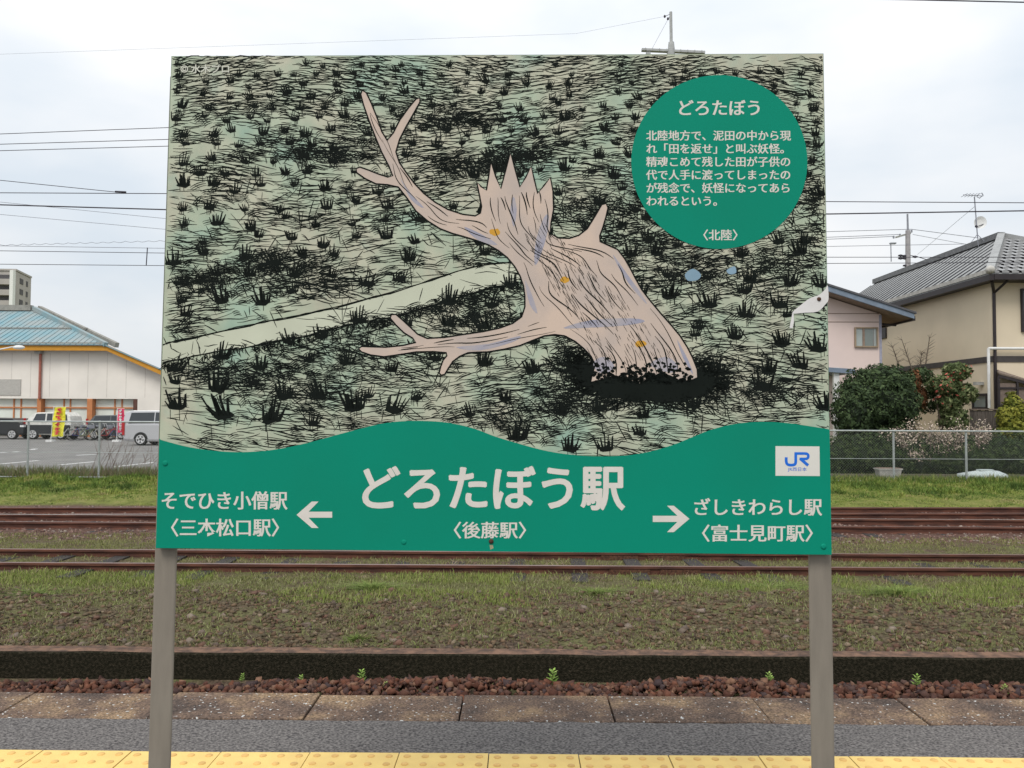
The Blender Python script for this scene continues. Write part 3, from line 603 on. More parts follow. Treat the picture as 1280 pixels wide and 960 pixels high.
def lettering(s, x0, x1, y0, y1, bold, fit=True, m=None, copies_=1, par=sign, off=.0028, shift=.012):
    """text filling the pixel box; fit=False: x0..x1 is the whole advance of the line, y0..y1 the em body"""
    c = bpy.data.curves.new('t', 'FONT'); c.body = s; c.size = 1; c.offset = bold; c.resolution_u = 4
    o = bpy.data.objects.new('t', c); C.objects.link(o); bpy.context.view_layer.update(); me0 = bpy.data.meshes.new_from_object(o)
    V0 = [tuple(v.co) for v in me0.vertices]; F0 = [tuple(p.vertices) for p in me0.polygons]
    bpy.data.objects.remove(o); bpy.data.curves.remove(c); bpy.data.meshes.remove(me0)
    if fit:
        ax, bx = min(v[0] for v in V0), max(v[0] for v in V0); ay, by = min(v[1] for v in V0), max(v[1] for v in V0)
    else: ax, bx, ay, by = 0, len(s), -.08, .85
    pr = Print()
    for k in range(copies_):
        sx_, sy_ = ((0, 0), (shift, 0), (-shift, 0), (0, shift*.7), (0, -shift*.7))[k]
        q = [B2(x0+(v[0]+sx_-ax)/(bx-ax)*(x1-x0), y1-(v[1]+sy_-ay)/(by-ay)*(y1-y0)) for v in V0]
        pr.add([(x, -off-.00006*k, z) for x, z in q], F0)
    return pr.fin('lettering', m or M['white'], par)
lettering('どろたぼう駅', 454, 780.5, 583, 637.5, .008, copies_=5, shift=.020)
lettering('〈後藤駅〉', 567.5, 657.5, 652, 673, .008, copies_=3, shift=.012)
lettering('そでひき小僧駅', 203, 359.5, 614, 637, .008, copies_=3, shift=.016)
lettering('〈三本松口駅〉', 214.5, 349, 648, 670.5, .008, copies_=3, shift=.014)
lettering('ざしきわらし駅', 868, 1027, 622.5, 644.5, .008, copies_=3, shift=.016)
lettering('〈富士見町駅〉', 877.5, 1015.5, 655.5, 677, .008, copies_=3, shift=.014)
lettering('どろたぼう', 849, 949, 125.5, 144.5, .008, copies_=3, shift=.016)
for i, s in enumerate(['北陸地方で、泥田の中から現', 'れ「田を返せ」と叫ぶ妖怪。', '精魂こめて残した田が子供の', '代で人手に渡ってしまったの', 'が残念で、妖怪になってあら', 'われるという。']):
    yb = 176.0+i*16.35; lettering(s, 807.3, 807.3+13.93*len(s), yb-12.6, yb, .008, fit=False, copies_=3, shift=.016)
lettering('〈北陸〉', 879, 921.5, 287, 300.8, .008, copies_=3, shift=.014)
cm = mat('faded_letters', (.66, .66, .56), .6)
lettering('© 水木プロ', 226, 287, 81, 92, .022, m=cm)
for pts in ([(371, 643.4), (390, 626.8), (398.5, 626.8), (386, 639.5), (415.5, 639.5), (415.5, 647), (386, 647), (398.5, 659.8), (390, 659.8)],
            [(861.6, 648.4), (842, 665), (833.6, 665), (846.5, 652.3), (815.8, 652.3), (815.8, 644.6), (846.5, 644.6), (833.6, 632), (842, 632)]):
    Print().poly(pts, .0028).fin('arrow', M['white'])
lp = Print().poly([(969, 557.6), (1024, 558), (1024.4, 595), (969, 594.6)], .0028).fin('logo_plate', M['plate'])
J = smooth([(982.4, 571.5), (982.4, 576.5), (983.6, 580), (987, 581.2), (990.6, 581.2), (993.4, 580), (994.3, 577)], 4)+[(994.3, 566.8)]
lj = Print(); lj.stroke(J, 3.4, .0032, False); lj.stroke([(992.7, 566.8)]+smooth([(1005, 566.8), (1008.6, 567.4), (1010, 570), (1008.6, 573), (1005, 573.6)], 4)+[(999, 573.6)], 3.2, .00325, False); lj.stroke([(999.6, 573), (1009.8, 581.7)], 3.6, .0033, False)
lj.fin('logo_mark', M['jr'], lp)
o = lettering('JR西日本', 984.3, 1008, 584, 589.6, .0, m=M['jr'], par=lp, off=.0032)
# peeled corner and bolts
pk = Print(); pk.poly(smooth([(990, 391.5), (1000, 382), (1012, 373), (1023, 369), (1031, 362), (1034.3, 357), (1035.3, 374), (1031, 381), (1022, 389.5), (1006, 391)], 3, True), .0022); pk.poly([(990.2, 391.5), (991.8, 392), (992.2, 402), (990.5, 410.5), (986.5, 410), (988.5, 400)], .0022)
pe = pk.fin('peeled_patch', mat('bare_patch', (.70, .68, .66), .6, .05, 20))
def bolt(px, py, r, m, name='bolt', h=.004, par=sign):
    x, z = B2(px, py); mb = MB(); vs = []; k = 14
    for rr_, yy in ((r, -.0020), (r*.92, -.0024-h*.7), (r*.5, -.0024-h)): vs += [(x+rr_*math.cos(2*PI*i/k), yy, z+rr_*math.sin(2*PI*i/k)) for i in range(k)]
    mb.add(vs, [(q*k+i, q*k+(i+1) % k, (q+1)*k+(i+1) % k, (q+1)*k+i) for q in (0, 1) for i in range(k)]+[tuple(range(2*k, 3*k))]); return mb.build(name, m, par, smooth=True)
bolt(1023.4, 374, .0065, M['rust'], 'screw'); bolt(614, 676.5, .0075, M['rust'], h=.006)
bolt(207, 579, .009, M['green'], 'capped_bolt', .003); bolt(1029, 683, .009, M['green'], 'capped_bolt', .003); bolt(505, 677.5, .008, M['green'], 'capped_bolt', .002)
Print().poly([(612, 681), (616, 681), (617, 685), (613, 687)], .0026).fin('rust_stain', mat('stain', (.35, .33, .2)))

# ------------------------------------------------------------------ chain link fence
meshm = mat('mesh_wire', (.20, .21, .20), .6)
def fence(x0, x1, Y, label, ztop_px, dy=0):
    f = thing('chain_link_fence', label, 'fence', (0, Y, 0)); zt = P(640, ztop_px, Y).z; zg = -.37; n_ = round((x1-x0)/2.0)
    for k in range(n_+1):
        x = x0+k*2.0; mb = MB(); mb.tube((x, 0, zg-.2), (x, 0, zt+.01), .030, n=10); mb.box(x-.075, x+.075, -.06, .06, zg-.05, zg+.05); mb.build('fence_post', M['galv'], f, smooth=False)
    for nm, z, r_ in (('top_rail', zt-.02, .022), ('bottom_rail', zg+.06, .016), ('middle_wire', zg+.06+(zt-zg)*.42, .007)):
        MB().tube((x0, -.035, z), (x1, -.035, z), r_, n=6).build(nm, M['galv'], f)
    Hh = (zt-.03)-(zg+.07); s = .075; V = []; F = []; rw = .0017
    x = x0-Hh
    def wire(ax, az, bx, bz, y):
        b_ = len(V); d = math.hypot(bx-ax, bz-az); nx_, nz_ = -(bz-az)/d*rw, (bx-ax)/d*rw
        for (X_, Z_) in ((ax, az), (bx, bz)): V.extend([(X_+nx_, y, Z_+nz_), (X_, y-rw, Z_), (X_-nx_, y, Z_-nz_), (X_, y+rw, Z_)])
        F.extend([(b_+i, b_+(i+1) % 4, b_+4+(i+1) % 4, b_+4+i) for i in range(4)])
    while x < x1:
        a, c = max(x, x0), min(x+Hh, x1)
        if c > a:
            wire(a, zg+.07+(a-x), c, zg+.07+(c-x), -.036); wire(a, zt-.03-(a-x), c, zt-.03-(c-x), -.032)
        x += s
    put(link('chain_mesh', fast_mesh('chain_mesh', V, F, meshm), f), kind='stuff')
    return f
pxl = P(35, 560, 22.3).x; fence(pxl-2, pxl+8, 22.3, 'grey chain link fence between the grass bank and the car park', 528.5)
pxr = P(1117, 560, 22.3).x; fence(pxr-4, pxr+6, 22.3, 'grey chain link fence in front of the gardens and houses', 535.5)
# bare twigs through left fence
bt = thing('bare_shrub', 'leafless reddish brown twiggy shrub growing through the left fence', 'shrub', (P(160, 585, 22.6).x, 22.6, -.33))
mb = MB(); r2 = random.Random(5)
for i in range(46):
    a = Vector((r2.gauss(0, .75), r2.gauss(0, .1), 0)); b_ = a+Vector((r2.gauss(.35, .3), 0, r2.uniform(.4, 1.15))); mb.tube(a, b_, .006, .003, 4); c = a.lerp(b_, .6); mb.tube(c, c+Vector((r2.gauss(.1, .15), 0, r2.uniform(.1, .4))), .004, .002, 4)
mb.build('stems', mat('twig', (.19, .12, .09)), bt)
for px in (95, 85, 115, 70, 42):
    pass

# ------------------------------------------------------------------ car park and its vehicles
GZ = -.31
lot = MB().box(-90, -7, 23.6, 57.5, GZ-.05, GZ+.012).build('car_park', mat('car_park_asphalt', (.235, .228, .215), .95, .12, 1.2, .2, 40, col2=(.19, .185, .178), spec=.05)); put(lot, kind='structure')
mk = thing('parking_lines', '', ''); put(mk, kind='structure')
lm = M['white_paint']
for a, b_ in (((-.0+0, 566), (24, 564.5)), ((0, 580), (48, 575.5)), ((75, 581), (118, 577)), ((142, 583.5), (192, 578)), ((39, 562), (45, 561)), ((95, 569), (120, 568)), ((200, 577), (260, 572))):
    def gp(p):
        d = RM @ Vector(((p[0]-640)/FPX, (480-p[1])/FPX, -1)); return CAMP+d*((GZ+.016-CAMP.z)/d.z)
    A, B_ = gp(a), gp(b_); mb = MB(); dd = (B_-A).normalized(); s = Vector((-dd.y, dd.x, 0))*.075; s.z = 0
    if abs((b_[1]-a[1])) < 3: s *= 1.6
    mb.add([A-s, B_-s, B_+s, A+s], [(0, 1, 2, 3)]); mb.build('line_marking', lm, mk)
def vehicle(name, cat, label, loc, rz, L_, W_, st, paint, wheels, wr, glass_spans, lower=None, tail=None, rimm=None, alpha=.1):
    """st: stations (x, z_bottom, z_belt, z_top), x from the rear (0) to the nose"""
    v = thing(name, label, cat, loc, rz); hw = W_/2; n_ = len(st)
    vs = []
    for x, zb_, zl, zt in st:
        tap = hw*(1-.06*max(0, (x-L_*.86)/(L_*.14))-.05*max(0, (.1*L_-x)/(.1*L_))); ti = tap-alpha*(zt-zl)/.6 if zt > zl else tap-.02
        vs += [(x, -tap+.05, zb_), (x, -tap, zb_+.12), (x, -tap, zl), (x, -ti, zt), (x, ti, zt), (x, tap, zl), (x, tap, zb_+.12), (x, tap-.05, zb_)]
    fs = [(8*i+j, 8*i+(j+1) % 8, 8*(i+1)+(j+1) % 8, 8*(i+1)+j) for i in range(n_-1) for j in range(8)]+[tuple(range(8)), tuple(range(8*n_-1, 8*n_-9, -1))]
    body = MB().add(vs, fs).build('body', paint, v, bevel=.035)
    for p in body.data.polygons: p.use_smooth = False
    def at(x, k):
        for a, b_ in zip(st[:-1], st[1:]):
            if a[0] <= x <= b_[0]: t_ = (x-a[0])/(b_[0]-a[0]+1e-9); return a[k]+(b_[k]-a[k])*t_
        return st[-1][k]
    for g in glass_spans:
        for sd_ in (-1, 1):
            x0, x1, x2, x3, f0, f1 = g                     # bottom x0..x1, top x2..x3, heights as shares between belt and roof
            def sp_(x, f): zl, zt = at(x, 2), at(x, 3); ti = hw-alpha*(zt-zl)/.6; return Vector((x, sd_*(hw+(ti-hw)*f+.012), zl+(zt-zl)*f))
            q = [sp_(x0, f0), sp_(x1, f0), sp_(x3, f1), sp_(x2, f1)]; inn = [p-Vector((0, sd_*.02, 0)) for p in q]
            MB().add(q+inn, [(0,1,2,3),(4,5,6,7),(0,1,5,4),(1,2,6,5),(2,3,7,6),(3,0,4,7)]).build('window', M['glass'], v)
    for x in wheels:
        for sd_ in (-1, 1):
            y1 = sd_*(hw+.002); w_ = MB().tube((x, y1-sd_*.2, wr), (x, y1+sd_*.015, wr), wr, n=20).build('wheel', M['tyre'], v, bevel=.02)
            rm_ = MB(); rm_.tube((x, y1, wr), (x, y1+sd_*.022, wr), wr*.18, n=8)
            rm_.tube((x, y1-.01*sd_, wr), (x, y1+sd_*.018, wr), wr*.66, n=18) if rimm else [rm_.tube((x+wr*.64*math.cos(PI*q/9), y1+sd_*.02, wr+wr*.64*math.sin(PI*q/9)), (x+wr*.64*math.cos(PI*(q+1)/9), y1+sd_*.02, wr+wr*.64*math.sin(PI*(q+1)/9)), .03, n=4, cap=False) for q in range(18)]
            for a in range(5):
                d = Vector((math.cos(a*2*PI/5+.3), 0, math.sin(a*2*PI/5+.3))); c = Vector((x, y1+sd_*.022, wr)); rm_.beam(c, c+d*wr*.62, .10, .02, Vector((0, 1, 0)))
            rm_.build('rim', M['rim'] if not rimm else rimm, w_)
            ar = MB(); k = 14; rr_ = wr*1.14
            ar.add([(x+rr_*math.cos(PI*i/k), sd_*(hw+.004), wr+rr_*math.sin(PI*i/k)) for i in range(k+1)]+[(x+wr*.98*math.cos(PI*i/k), sd_*(hw+.006), wr+wr*.98*math.sin(PI*i/k)) for i in range(k+1)], [(i, i+1, k+2+i, k+1+i) for i in range(k)]); ar.build('wheel_arch', M['black'], v)
    for sd_ in (-1, 1):
        xr = st[0][0]; zl = st[0][2]
        MB().box(xr-.02, xr+.10, sd_*hw*.96-.04, sd_*hw*.96+.04, zl-.05 if tail is None else tail[0], zl+.35 if tail is None else tail[1]).build('tail_lamp', M['red'], v)
        MB().box(L_-.25, L_+.01, sd_*hw*.82-.12, sd_*hw*.82+.12, at(L_-.1, 2)-.14, at(L_-.1, 2)-.02).build('headlight', M['white_paint'], v)
    return v
silver = mat('silver_paint', (.50, .50, .51), .35, .02, 1, metal=.25, spec=.5)
vp = P(153.5, 557, 42.6)
vehicle('parked_van', 'van', 'silver minivan with dark side windows parked nearest the fence', (vp.x, 43.4, GZ+.012), 0, 4.75, 1.75,
        [(0, .32, 1.02, 1.5), (.10, .25, 1.05, 1.78), (.5, .22, 1.08, 1.87), (2.6, .2, 1.08, 1.88), (3.3, .2, 1.05, 1.80), (4.1, .22, 1.0, 1.25), (4.6, .26, .86, .92), (4.75, .32, .7, .75)], silver, (.98, 3.85), .335,
        [(.30, 1.66, .42, 1.66, .14, .86), (1.72, 2.72, 1.72, 2.70, .14, .86), (2.78, 3.75, 2.76, 3.35, .12, .86)], tail=(.55, 1.3))
dk = mat('black_paint', (.02, .022, .025), .3, spec=.5); wp = mat('cream_paint', (.72, .71, .66), .35, spec=.5); gr = mat('grey_paint', (.09, .10, .105), .3, spec=.5)
CY = 51.5
def carx(px): return P(px, 545, CY).x
v = vehicle('parked_pickup', 'pickup', 'black pickup with a flat dark cover over its load bed, at the left edge', (carx(0)-1.6, CY, GZ+.012), 0, 3.6, 1.65,
        [(0, .3, 1.28, 1.34), (.1, .25, 1.30, 1.36), (1.4, .25, 1.30, 1.37), (2.9, .25, 1.28, 1.33), (3.4, .3, 1.0, 1.05), (3.6, .35, .85, .9)], dk, (.7, 2.9), .33, [])
v = vehicle('parked_kei_van', 'small van', 'white topped small off road wagon parked beside the yellow banner', (carx(35), CY+.3, GZ+.012), 0, 3.0, 1.55,
        [(0, .35, 1.0, 1.1), (.15, .3, 1.05, 1.2), (.55, .28, 1.08, 1.62), (.8, .28, 1.1, 1.72), (2.6, .28, 1.1, 1.74), (2.9, .3, 1.05, 1.5), (3.0, .35, .95, 1.0)], wp, (.6, 2.4), .34,
        [(.55, 1.35, .75, 1.35, .1, .88), (1.45, 2.1, 1.45, 2.1, .1, .88), (2.15, 2.8, 2.15, 2.7, .1, .88)])
MB().box(.02, 2.96, -.80, .80, .36, .92).build('lower_panel', dk, v)
vehicle('parked_car', 'car', 'dark grey boxy car behind the row of bicycles', (carx(107), CY+.8, GZ+.012), 0, 2.9, 1.55,
        [(0, .3, .98, 1.05), (.2, .28, 1.0, 1.2), (.5, .26, 1.02, 1.55), (2.1, .26, 1.02, 1.58), (2.35, .26, 1.0, 1.15), (2.8, .3, .9, .95), (2.9, .35, .75, .8)], gr, (.55, 2.3), .3,
        [(.4, 1.5, .55, 1.5, .1, .88), (1.6, 2.15, 1.6, 2.05, .1, .88)])
# bicycles
def bicycle(loc, rz, m, label):
    b_ = thing('bicycle', label, 'bicycle', loc, rz, 'bicycles parked in a row beside the shop')
    for x in (0, 1.05):
        w_ = MB(); k = 16
        for i in range(k): w_.tube((x+.33*math.cos(2*PI*i/k), 0, .33+.33*math.sin(2*PI*i/k)), (x+.33*math.cos(2*PI*(i+1)/k), 0, .33+.33*math.sin(2*PI*(i+1)/k)), .022, n=4, cap=False)
        w_.build('wheel', M['tyre'], b_)
    f = MB(); bb = (.42, 0, .3); st_ = (.3, 0, .78); hd = (.85, 0, .8)
    for a, c in (((0, 0, .33), bb), (bb, st_), (st_, (0, 0, .33)), (bb, hd), (hd, (1.05, 0, .33)), ((.33, 0, .62), (.87, 0, .68))): f.tube(a, c, .024, n=5)
    f.build('frame', m, b_); h = MB(); h.tube(hd, (.80, 0, 1.02), .016, n=5); h.tube((.74, -.27, 1.04), (.80, 0, 1.02), .014, n=5); h.tube((.74, .27, 1.04), (.80, 0, 1.02), .014, n=5); h.build('handlebar', M['rim'], b_)
    MB().box(.16, .42, -.06, .06, .78, .86).build('saddle', M['black'], b_, bevel=.02)
    k_ = MB(); k_.box(.95, 1.22, -.16, .16, .74, .94); k_.build('basket', M['wire2'], b_)
bc = [mat('bike_silver', (.5, .5, .5)), mat('bike_red', (.35, .05, .05)), mat('bike_blue', (.08, .12, .3)), mat('bike_green', (.25, .3, .2)), mat('bike_cream', (.6, .55, .4))]
bl_ = ['silver framed bicycle with a basket, first right of the yellow banner', 'red framed bicycle, second right of the yellow banner', 'blue framed bicycle third in the row, below the orange post', 'green framed bicycle left of the dark grey car', 'cream framed bicycle in front of the dark grey car', 'silver bicycle in front of the dark grey car, by its right end', 'red bicycle between the dark grey car and the pink banner', 'blue bicycle last in the row, beside the pink banner']
for i, px in enumerate((83, 90, 97, 104, 113, 121, 130, 138)):
    bicycle((P(px, 545, 50).x, 49.6+.3*math.sin(i*2), GZ+.012), R(35+20*math.sin(i*3.1)), bc[i % 5], bl_[i])
# banners
def banner(px0, px1, py0, py1, Y, m, m2, label, lean=0):
    a = P(px0, py0, Y); c = P(px1, py1, Y); W_ = c.x-a.x; H_ = a.z-c.z; r_ = thing('banner_flag', label, 'banner', (a.x, Y, GZ+.012)); z1 = a.z-GZ; z0 = c.z-GZ
    n_ = 9; vs = []
    for i in range(n_): z = z0+(z1-z0)*i/(n_-1); x = lean*(z-z0); vs += [(x+W_*u, .05*math.sin(i*1.1+u*3), z) for u in (0, .33, .66, 1)]
    MB().add(vs, [(4*i+j, 4*i+j+1, 4*i+j+5, 4*i+j+4) for i in range(n_-1) for j in range(3)]).build('cloth', m, r_)
    mb = MB(); r3 = random.Random(px0)
    for q in range(7):                                      # illegible brush marks, as in the photograph
        z = z1-H_*(.10+.128*q); x = lean*(z-z0)
        for s_ in range(5):
            dx = W_*r3.uniform(.24, .5); zz = z+r3.uniform(-.05, .05)*H_; mb.beam((x+dx, -.075, zz), (x+dx+W_*r3.uniform(.12, .3), -.075, zz+r3.uniform(-.04, .04)*H_), .01, H_*.022)
        mb.beam((x+W_*.3, -.07, z+.03*H_), (x+W_*.7, -.07, z+.03*H_), .01, H_*.025); mb.beam((x+W_*.5, -.072, z-.045*H_), (x+W_*.5, -.072, z+.045*H_), .012, W_*.13, Vector((1, 0, 0)))
    mb.build('markings', m2, r_)
    MB().tube((-.03, 0, 0), (lean*(z1-z0)-.03, 0, z1+.05), .018, n=6).tube((lean*(z1-z0)-.03, 0, z1), (lean*(z1-z0)+W_, 0, z1), .012, n=6).build('pole', M['white_paint'], r_)
    MB().box(-.22, .16, -.19, .19, 0, .12).build('foot', M['white_paint'], r_)
banner(65, 79, 509, 546, 47, mat('banner_yellow', (.85, .80, .06), .7), mat('banner_red', (.75, .06, .08), .7), 'yellow banner flag with red lettering in front of the shop', .08)
banner(147.5, 155, 511, 541, 47.5, mat('banner_pink', (.80, .07, .16), .7), M['white_paint'], 'pink and white banner flag left of the silver van')

# ------------------------------------------------------------------ the shop
SY = 56.0
def S(px, py, dy=0): return P(px, py, SY+dy)
shop = thing('shop_building', 'wide cream shop with pale blue metal roof and orange window frames', 'building', (0, 0, 0))
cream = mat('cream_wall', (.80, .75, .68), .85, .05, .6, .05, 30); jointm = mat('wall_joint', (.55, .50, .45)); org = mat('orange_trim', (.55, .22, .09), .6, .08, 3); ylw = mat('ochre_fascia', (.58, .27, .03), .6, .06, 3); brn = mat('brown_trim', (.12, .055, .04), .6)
blue = mat('blue_metal_roof', (.19, .32, .36), .65, .12, .8, col2=(.29, .33, .33), spec=.1); capm = mat('ridge_grey', (.30, .29, .26), .8, .12, 3); shut = mat('shutter_white', (.70, .73, .66), .6, .05, 2)
ez = S(140, 433).z; xc_ = S(140, 433).x; e2 = S(198, 459); sl2 = (ez-e2.z)/(e2.x-xc_); xe = -21.5; zt2 = ez-sl2*(xe-xc_); xl = -62
wt = S(0, 498).z; wx1 = S(172, 500).x
# wall: above the window band, right of it, and a recessed back
MB().prism([(xl, wt), (wx1, wt), (wx1, GZ), (xe, GZ), (xe, zt2-.1), (xc_, ez-.1), (xl, ez-.1)], 'y', SY, SY+.3).build('wall', cream, shop)
MB().box(xl, wx1, SY+.55, SY+.7, GZ, wt+.1).build('back_wall', cream, shop)
MB().box(xe-.25, xe, SY+.301, SY+16, GZ, zt2-.12).build('side_wall', cream, shop)
bx = [S(p, 520).x for p in (-40, 13, 22, 45, 51, 76, 84, 109, 115, 140, 149, 166)]
z9 = S(60, 509.5).z
cols = [(S(a, 520).x, S(b_, 520).x) for a, b_ in ((-62, -56), (46.5, 51.5), (109, 115.5))]
for a, b_ in cols: MB().box(a, b_, SY-.06, SY+.54, GZ, wt-.003).build('column', org, shop)
MB().box(S(166, 520).x, wx1-.003, SY+.02, SY+.54, GZ, wt-.003).build('end_column', brn, shop)
edges = [S(p, 520).x for p in (-110, -56, 46.5)]
def bay(a, b_, ms):
    ps = [a]+[S(m_, 520).x for m_ in ms]+[b_]
    for u, v_ in zip(ps[:-1], ps[1:]):
        for z0, z1 in ((GZ+.1, z9-.04), (z9+.04, wt-.004)):
            k = max(1, round((v_-u)/1.1))
            for q in range(k): MB().box(u+(v_-u)*q/k+.02, u+(v_-u)*(q+1)/k-.02, SY+.40, SY+.46, z0, z1).build('pane', shut, shop)
    for m_ in ms: x = S(m_, 520).x; MB().box(x-.045, x+.045, SY+.34, SY+.52, GZ, wt-.004).build('mullion', org, shop)
    MB().box(a, b_, SY+.30, SY+.53, z9-.05, z9+.05).build('transom', org, shop)
bay(S(-56, 520).x, cols[1][0], (-24, -15, 13, 22)); bay(cols[1][1], cols[2][0], (76, 84)); bay(cols[2][1], S(166, 520).x, (140, 149))
MB().prism([(xl, ez-.36), (xc_, ez-.36), (xe+.3, zt2-.36-.1), (xe+.3, zt2+.02-.1), (xc_, ez+.05), (xl, ez+.05)], 'y', SY-.75, SY-.62).build('fascia', ylw, shop)
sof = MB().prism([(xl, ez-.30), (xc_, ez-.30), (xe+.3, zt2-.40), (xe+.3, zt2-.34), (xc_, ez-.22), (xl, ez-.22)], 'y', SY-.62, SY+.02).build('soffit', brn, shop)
rr0 = P(40, 388, SY+5); rl0 = Vector((xl, SY+5, rr0.z)); A = Vector((xl, SY-.9, ez+.06)); B_ = Vector((xc_, SY-.9, ez+.06))
MB().slab([A, B_, rr0, rl0], .08).build('roof', blue, shop)
E1 = Vector((xe+.4, SY-.75, zt2-.03)); E2 = Vector((xe+.4, SY+16, zt2-3.4)); E3 = Vector((rr0.x, SY+16, rr0.z-4.5))
MB().add([B_, E1, E2, E3, rr0, B_-Vector((0, 0, .1)), E1-Vector((0, 0, .1)), E2-Vector((0, 0, .1)), E3-Vector((0, 0, .1)), rr0-Vector((0, 0, .1))], [(0,1,2),(0,2,3),(0,3,4),(5,6,7),(5,7,8),(5,8,9),(0,1,6,5),(1,2,7,6)]).build('side_roof', blue, shop)
rib = MB(); x = xl+.2
while x < xc_:
    t1 = 1.0 if x < rr0.x else max(0, 1-(x-rr0.x)/(xc_-rr0.x)); 
    if t1 > .03: rib.beam(Vector((x, A.y, A.z+.03)), Vector((x, A.y+(rr0.y-A.y)*t1, A.z+.01+(rr0.z-A.z)*t1)), .04, .04)
    x += .42
put(rib.build('seams', blue, shop), kind='stuff')
MB().beam(A+(rl0-A)*.42+Vector((0, 0, .08)), Vector((xc_-2.6, A.y+(rr0.y-A.y)*.42, A.z+(rr0.z-A.z)*.42+.08)), .06, .08).build('snow_guard', capm, shop)
MB().beam(A+Vector((0, .15, .10)), B_+Vector((-.3, .15, .10)), .08, .09).build('eave_guard', capm, shop)
MB().beam(rl0+Vector((0, 0, .18)), rr0+Vector((0, 0, .18)), .5, .42).build('ridge_cap', capm, shop)
MB().beam(rr0+Vector((.15, 0, .16)), B_+Vector((0, .1, .0)), .30, .30).build('hip_flashing', blue, shop)
MB().beam(rr0+Vector((.4, .3, .22)), B_+Vector((.4, .8, .02)), .30, .34).build('hip_cap', capm, shop)
px_ = S(52, 440).x; MB().tube((px_, SY-.12, wt), (px_, SY-.12, ez-.5), .09, n=8).build('downpipe', mat('pink_pipe', (.42, .16, .12)), shop)
hb = MB().box(px_-.25, px_+.15, SY-.45, SY-.05, ez-.55, ez-.36).build('rain_head', M['conc'], shop)
a = S(-6, 474); c = S(26, 494); MB().box(a.x, c.x, SY-.05, SY-.003, c.z, a.z).build('vent_panel', mat('vent_grey', (.50, .48, .44), .8, .15, 12, stretch=(1, 1, 6)), shop)
for k in range(28):
    x = xl+2+k*1.35
    if x < xe: MB().box(x, x+.02, SY-.006, SY-.001, wt+.1, (ez-.5 if x < xc_ else ez-.5-sl2*(x-xc_))).build('panel_joint', jointm, shop)
# street lamp on its own pole, just left of the view
lx = P(-30, 440, 44); la = P(16, 433.5, 44); lb_ = P(31, 435, 44); sl_ = thing('street_lamp', 'white arm and lamp head of a street lamp reaching in over the car park', 'street lamp', (lx.x, 44, GZ))
MB().tube((0, 0, 0), (0, 0, lx.z-GZ-.1), .09, .06, 10).tube((0, 0, lx.z-GZ-.12), (la.x-lx.x, 0, la.z-GZ), .04, .035, 8).build('pole', M['white_paint'], sl_)
MB().lump(((la.x+lb_.x)/2-lx.x, 0, la.z-GZ-.03), .34, 2, (1, .5, .36), 0).build('lamp_head', M['white_paint'], sl_, smooth=True)
MB().tube((S(36, 437).x-lx.x, 0, S(36, 436).z-GZ-.8), (S(36, 437).x-lx.x, 0, S(36, 436).z-GZ-.9), .02)
# apartment tower
tw = thing('apartment_block', 'tall grey apartment block with balconies far behind the shop roof', 'building', (0, 0, 0))
c0 = P(20, 339, 215); c1 = P(39, 349.5, 227); dv = (Vector((c1.x, c1.y, 0))-Vector((c0.x, c0.y, 0))); fv = Vector((-dv.y, dv.x, 0)).normalized(); fv = fv if fv.x < 0 else -fv; fr_l = Vector((c0.x, c0.y, 0))+Vector((-26, -1.5, 0)); zt = c0.z; grey = mat('tower_grey', (.40, .37, .35), .85, .06, .2); dgr = mat('tower_shade_and_window', (.10, .095, .10), .8)
p0 = Vector((c0.x, c0.y, 0)); p1 = Vector((c1.x, c1.y, 0)); p2 = fr_l+dv; p3 = fr_l
MB().prism([(p0.x, p0.y), (p1.x, p1.y), (p2.x, p2.y), (p3.x, p3.y)], 'z', GZ, zt).build('walls', grey, tw)
dirx = (p3-p0).normalized(); ny = Vector((dirx.y, -dirx.x, 0)); ny = ny if ny.y < 0 else -ny; dd = dv.normalized(); nr = Vector((dd.y, -dd.x, 0)); nr = nr if nr.x > 0 else -nr
for k in range(13):
    z = zt-1.0-k*2.92
    a = p0+dirx*.9; b_ = p3-dirx*.2
    MB().prism([(q_.x, q_.y) for q_ in (a+ny*.02, b_+ny*.02, b_+ny*.08, a+ny*.08)], 'z', z-1.25, z).build('balcony_shade', dgr, tw)  # dark strip on the wall face, painted shade of the opening above each balcony
    MB().prism([(q_.x, q_.y) for q_ in (a+ny*.1, b_+ny*.1, b_+ny*1.3, a+ny*1.3)], 'z', z-2.8, z-1.3).build('balcony', grey, tw)
    for u in (.25, .66):
        q0 = p0+dd*(dv.length*u); MB().prism([(q_.x, q_.y) for q_ in (q0+nr*.02, q0+dd*(2.6 if u < .5 else 1.4)+nr*.02, q0+dd*(2.6 if u < .5 else 1.4)+nr*.1, q0+nr*.1)], 'z', z-1.9, z-.4).build('window', dgr, tw)
MB().prism([(q_.x, q_.y) for q_ in (p0+dirx*.9+ny*.05, p0+ny*.05, p0+ny*1.3, p0+dirx*.9+ny*1.3)], 'z', GZ, zt+.1).build('corner_fin', M['white_paint'], tw)
MB().prism([(q_.x, q_.y) for q_ in (p0+ny*.3+nr*.2, p1+nr*.2, p2, p3+ny*.3)], 'z', zt+.101, zt+.6).build('parapet', grey, tw)

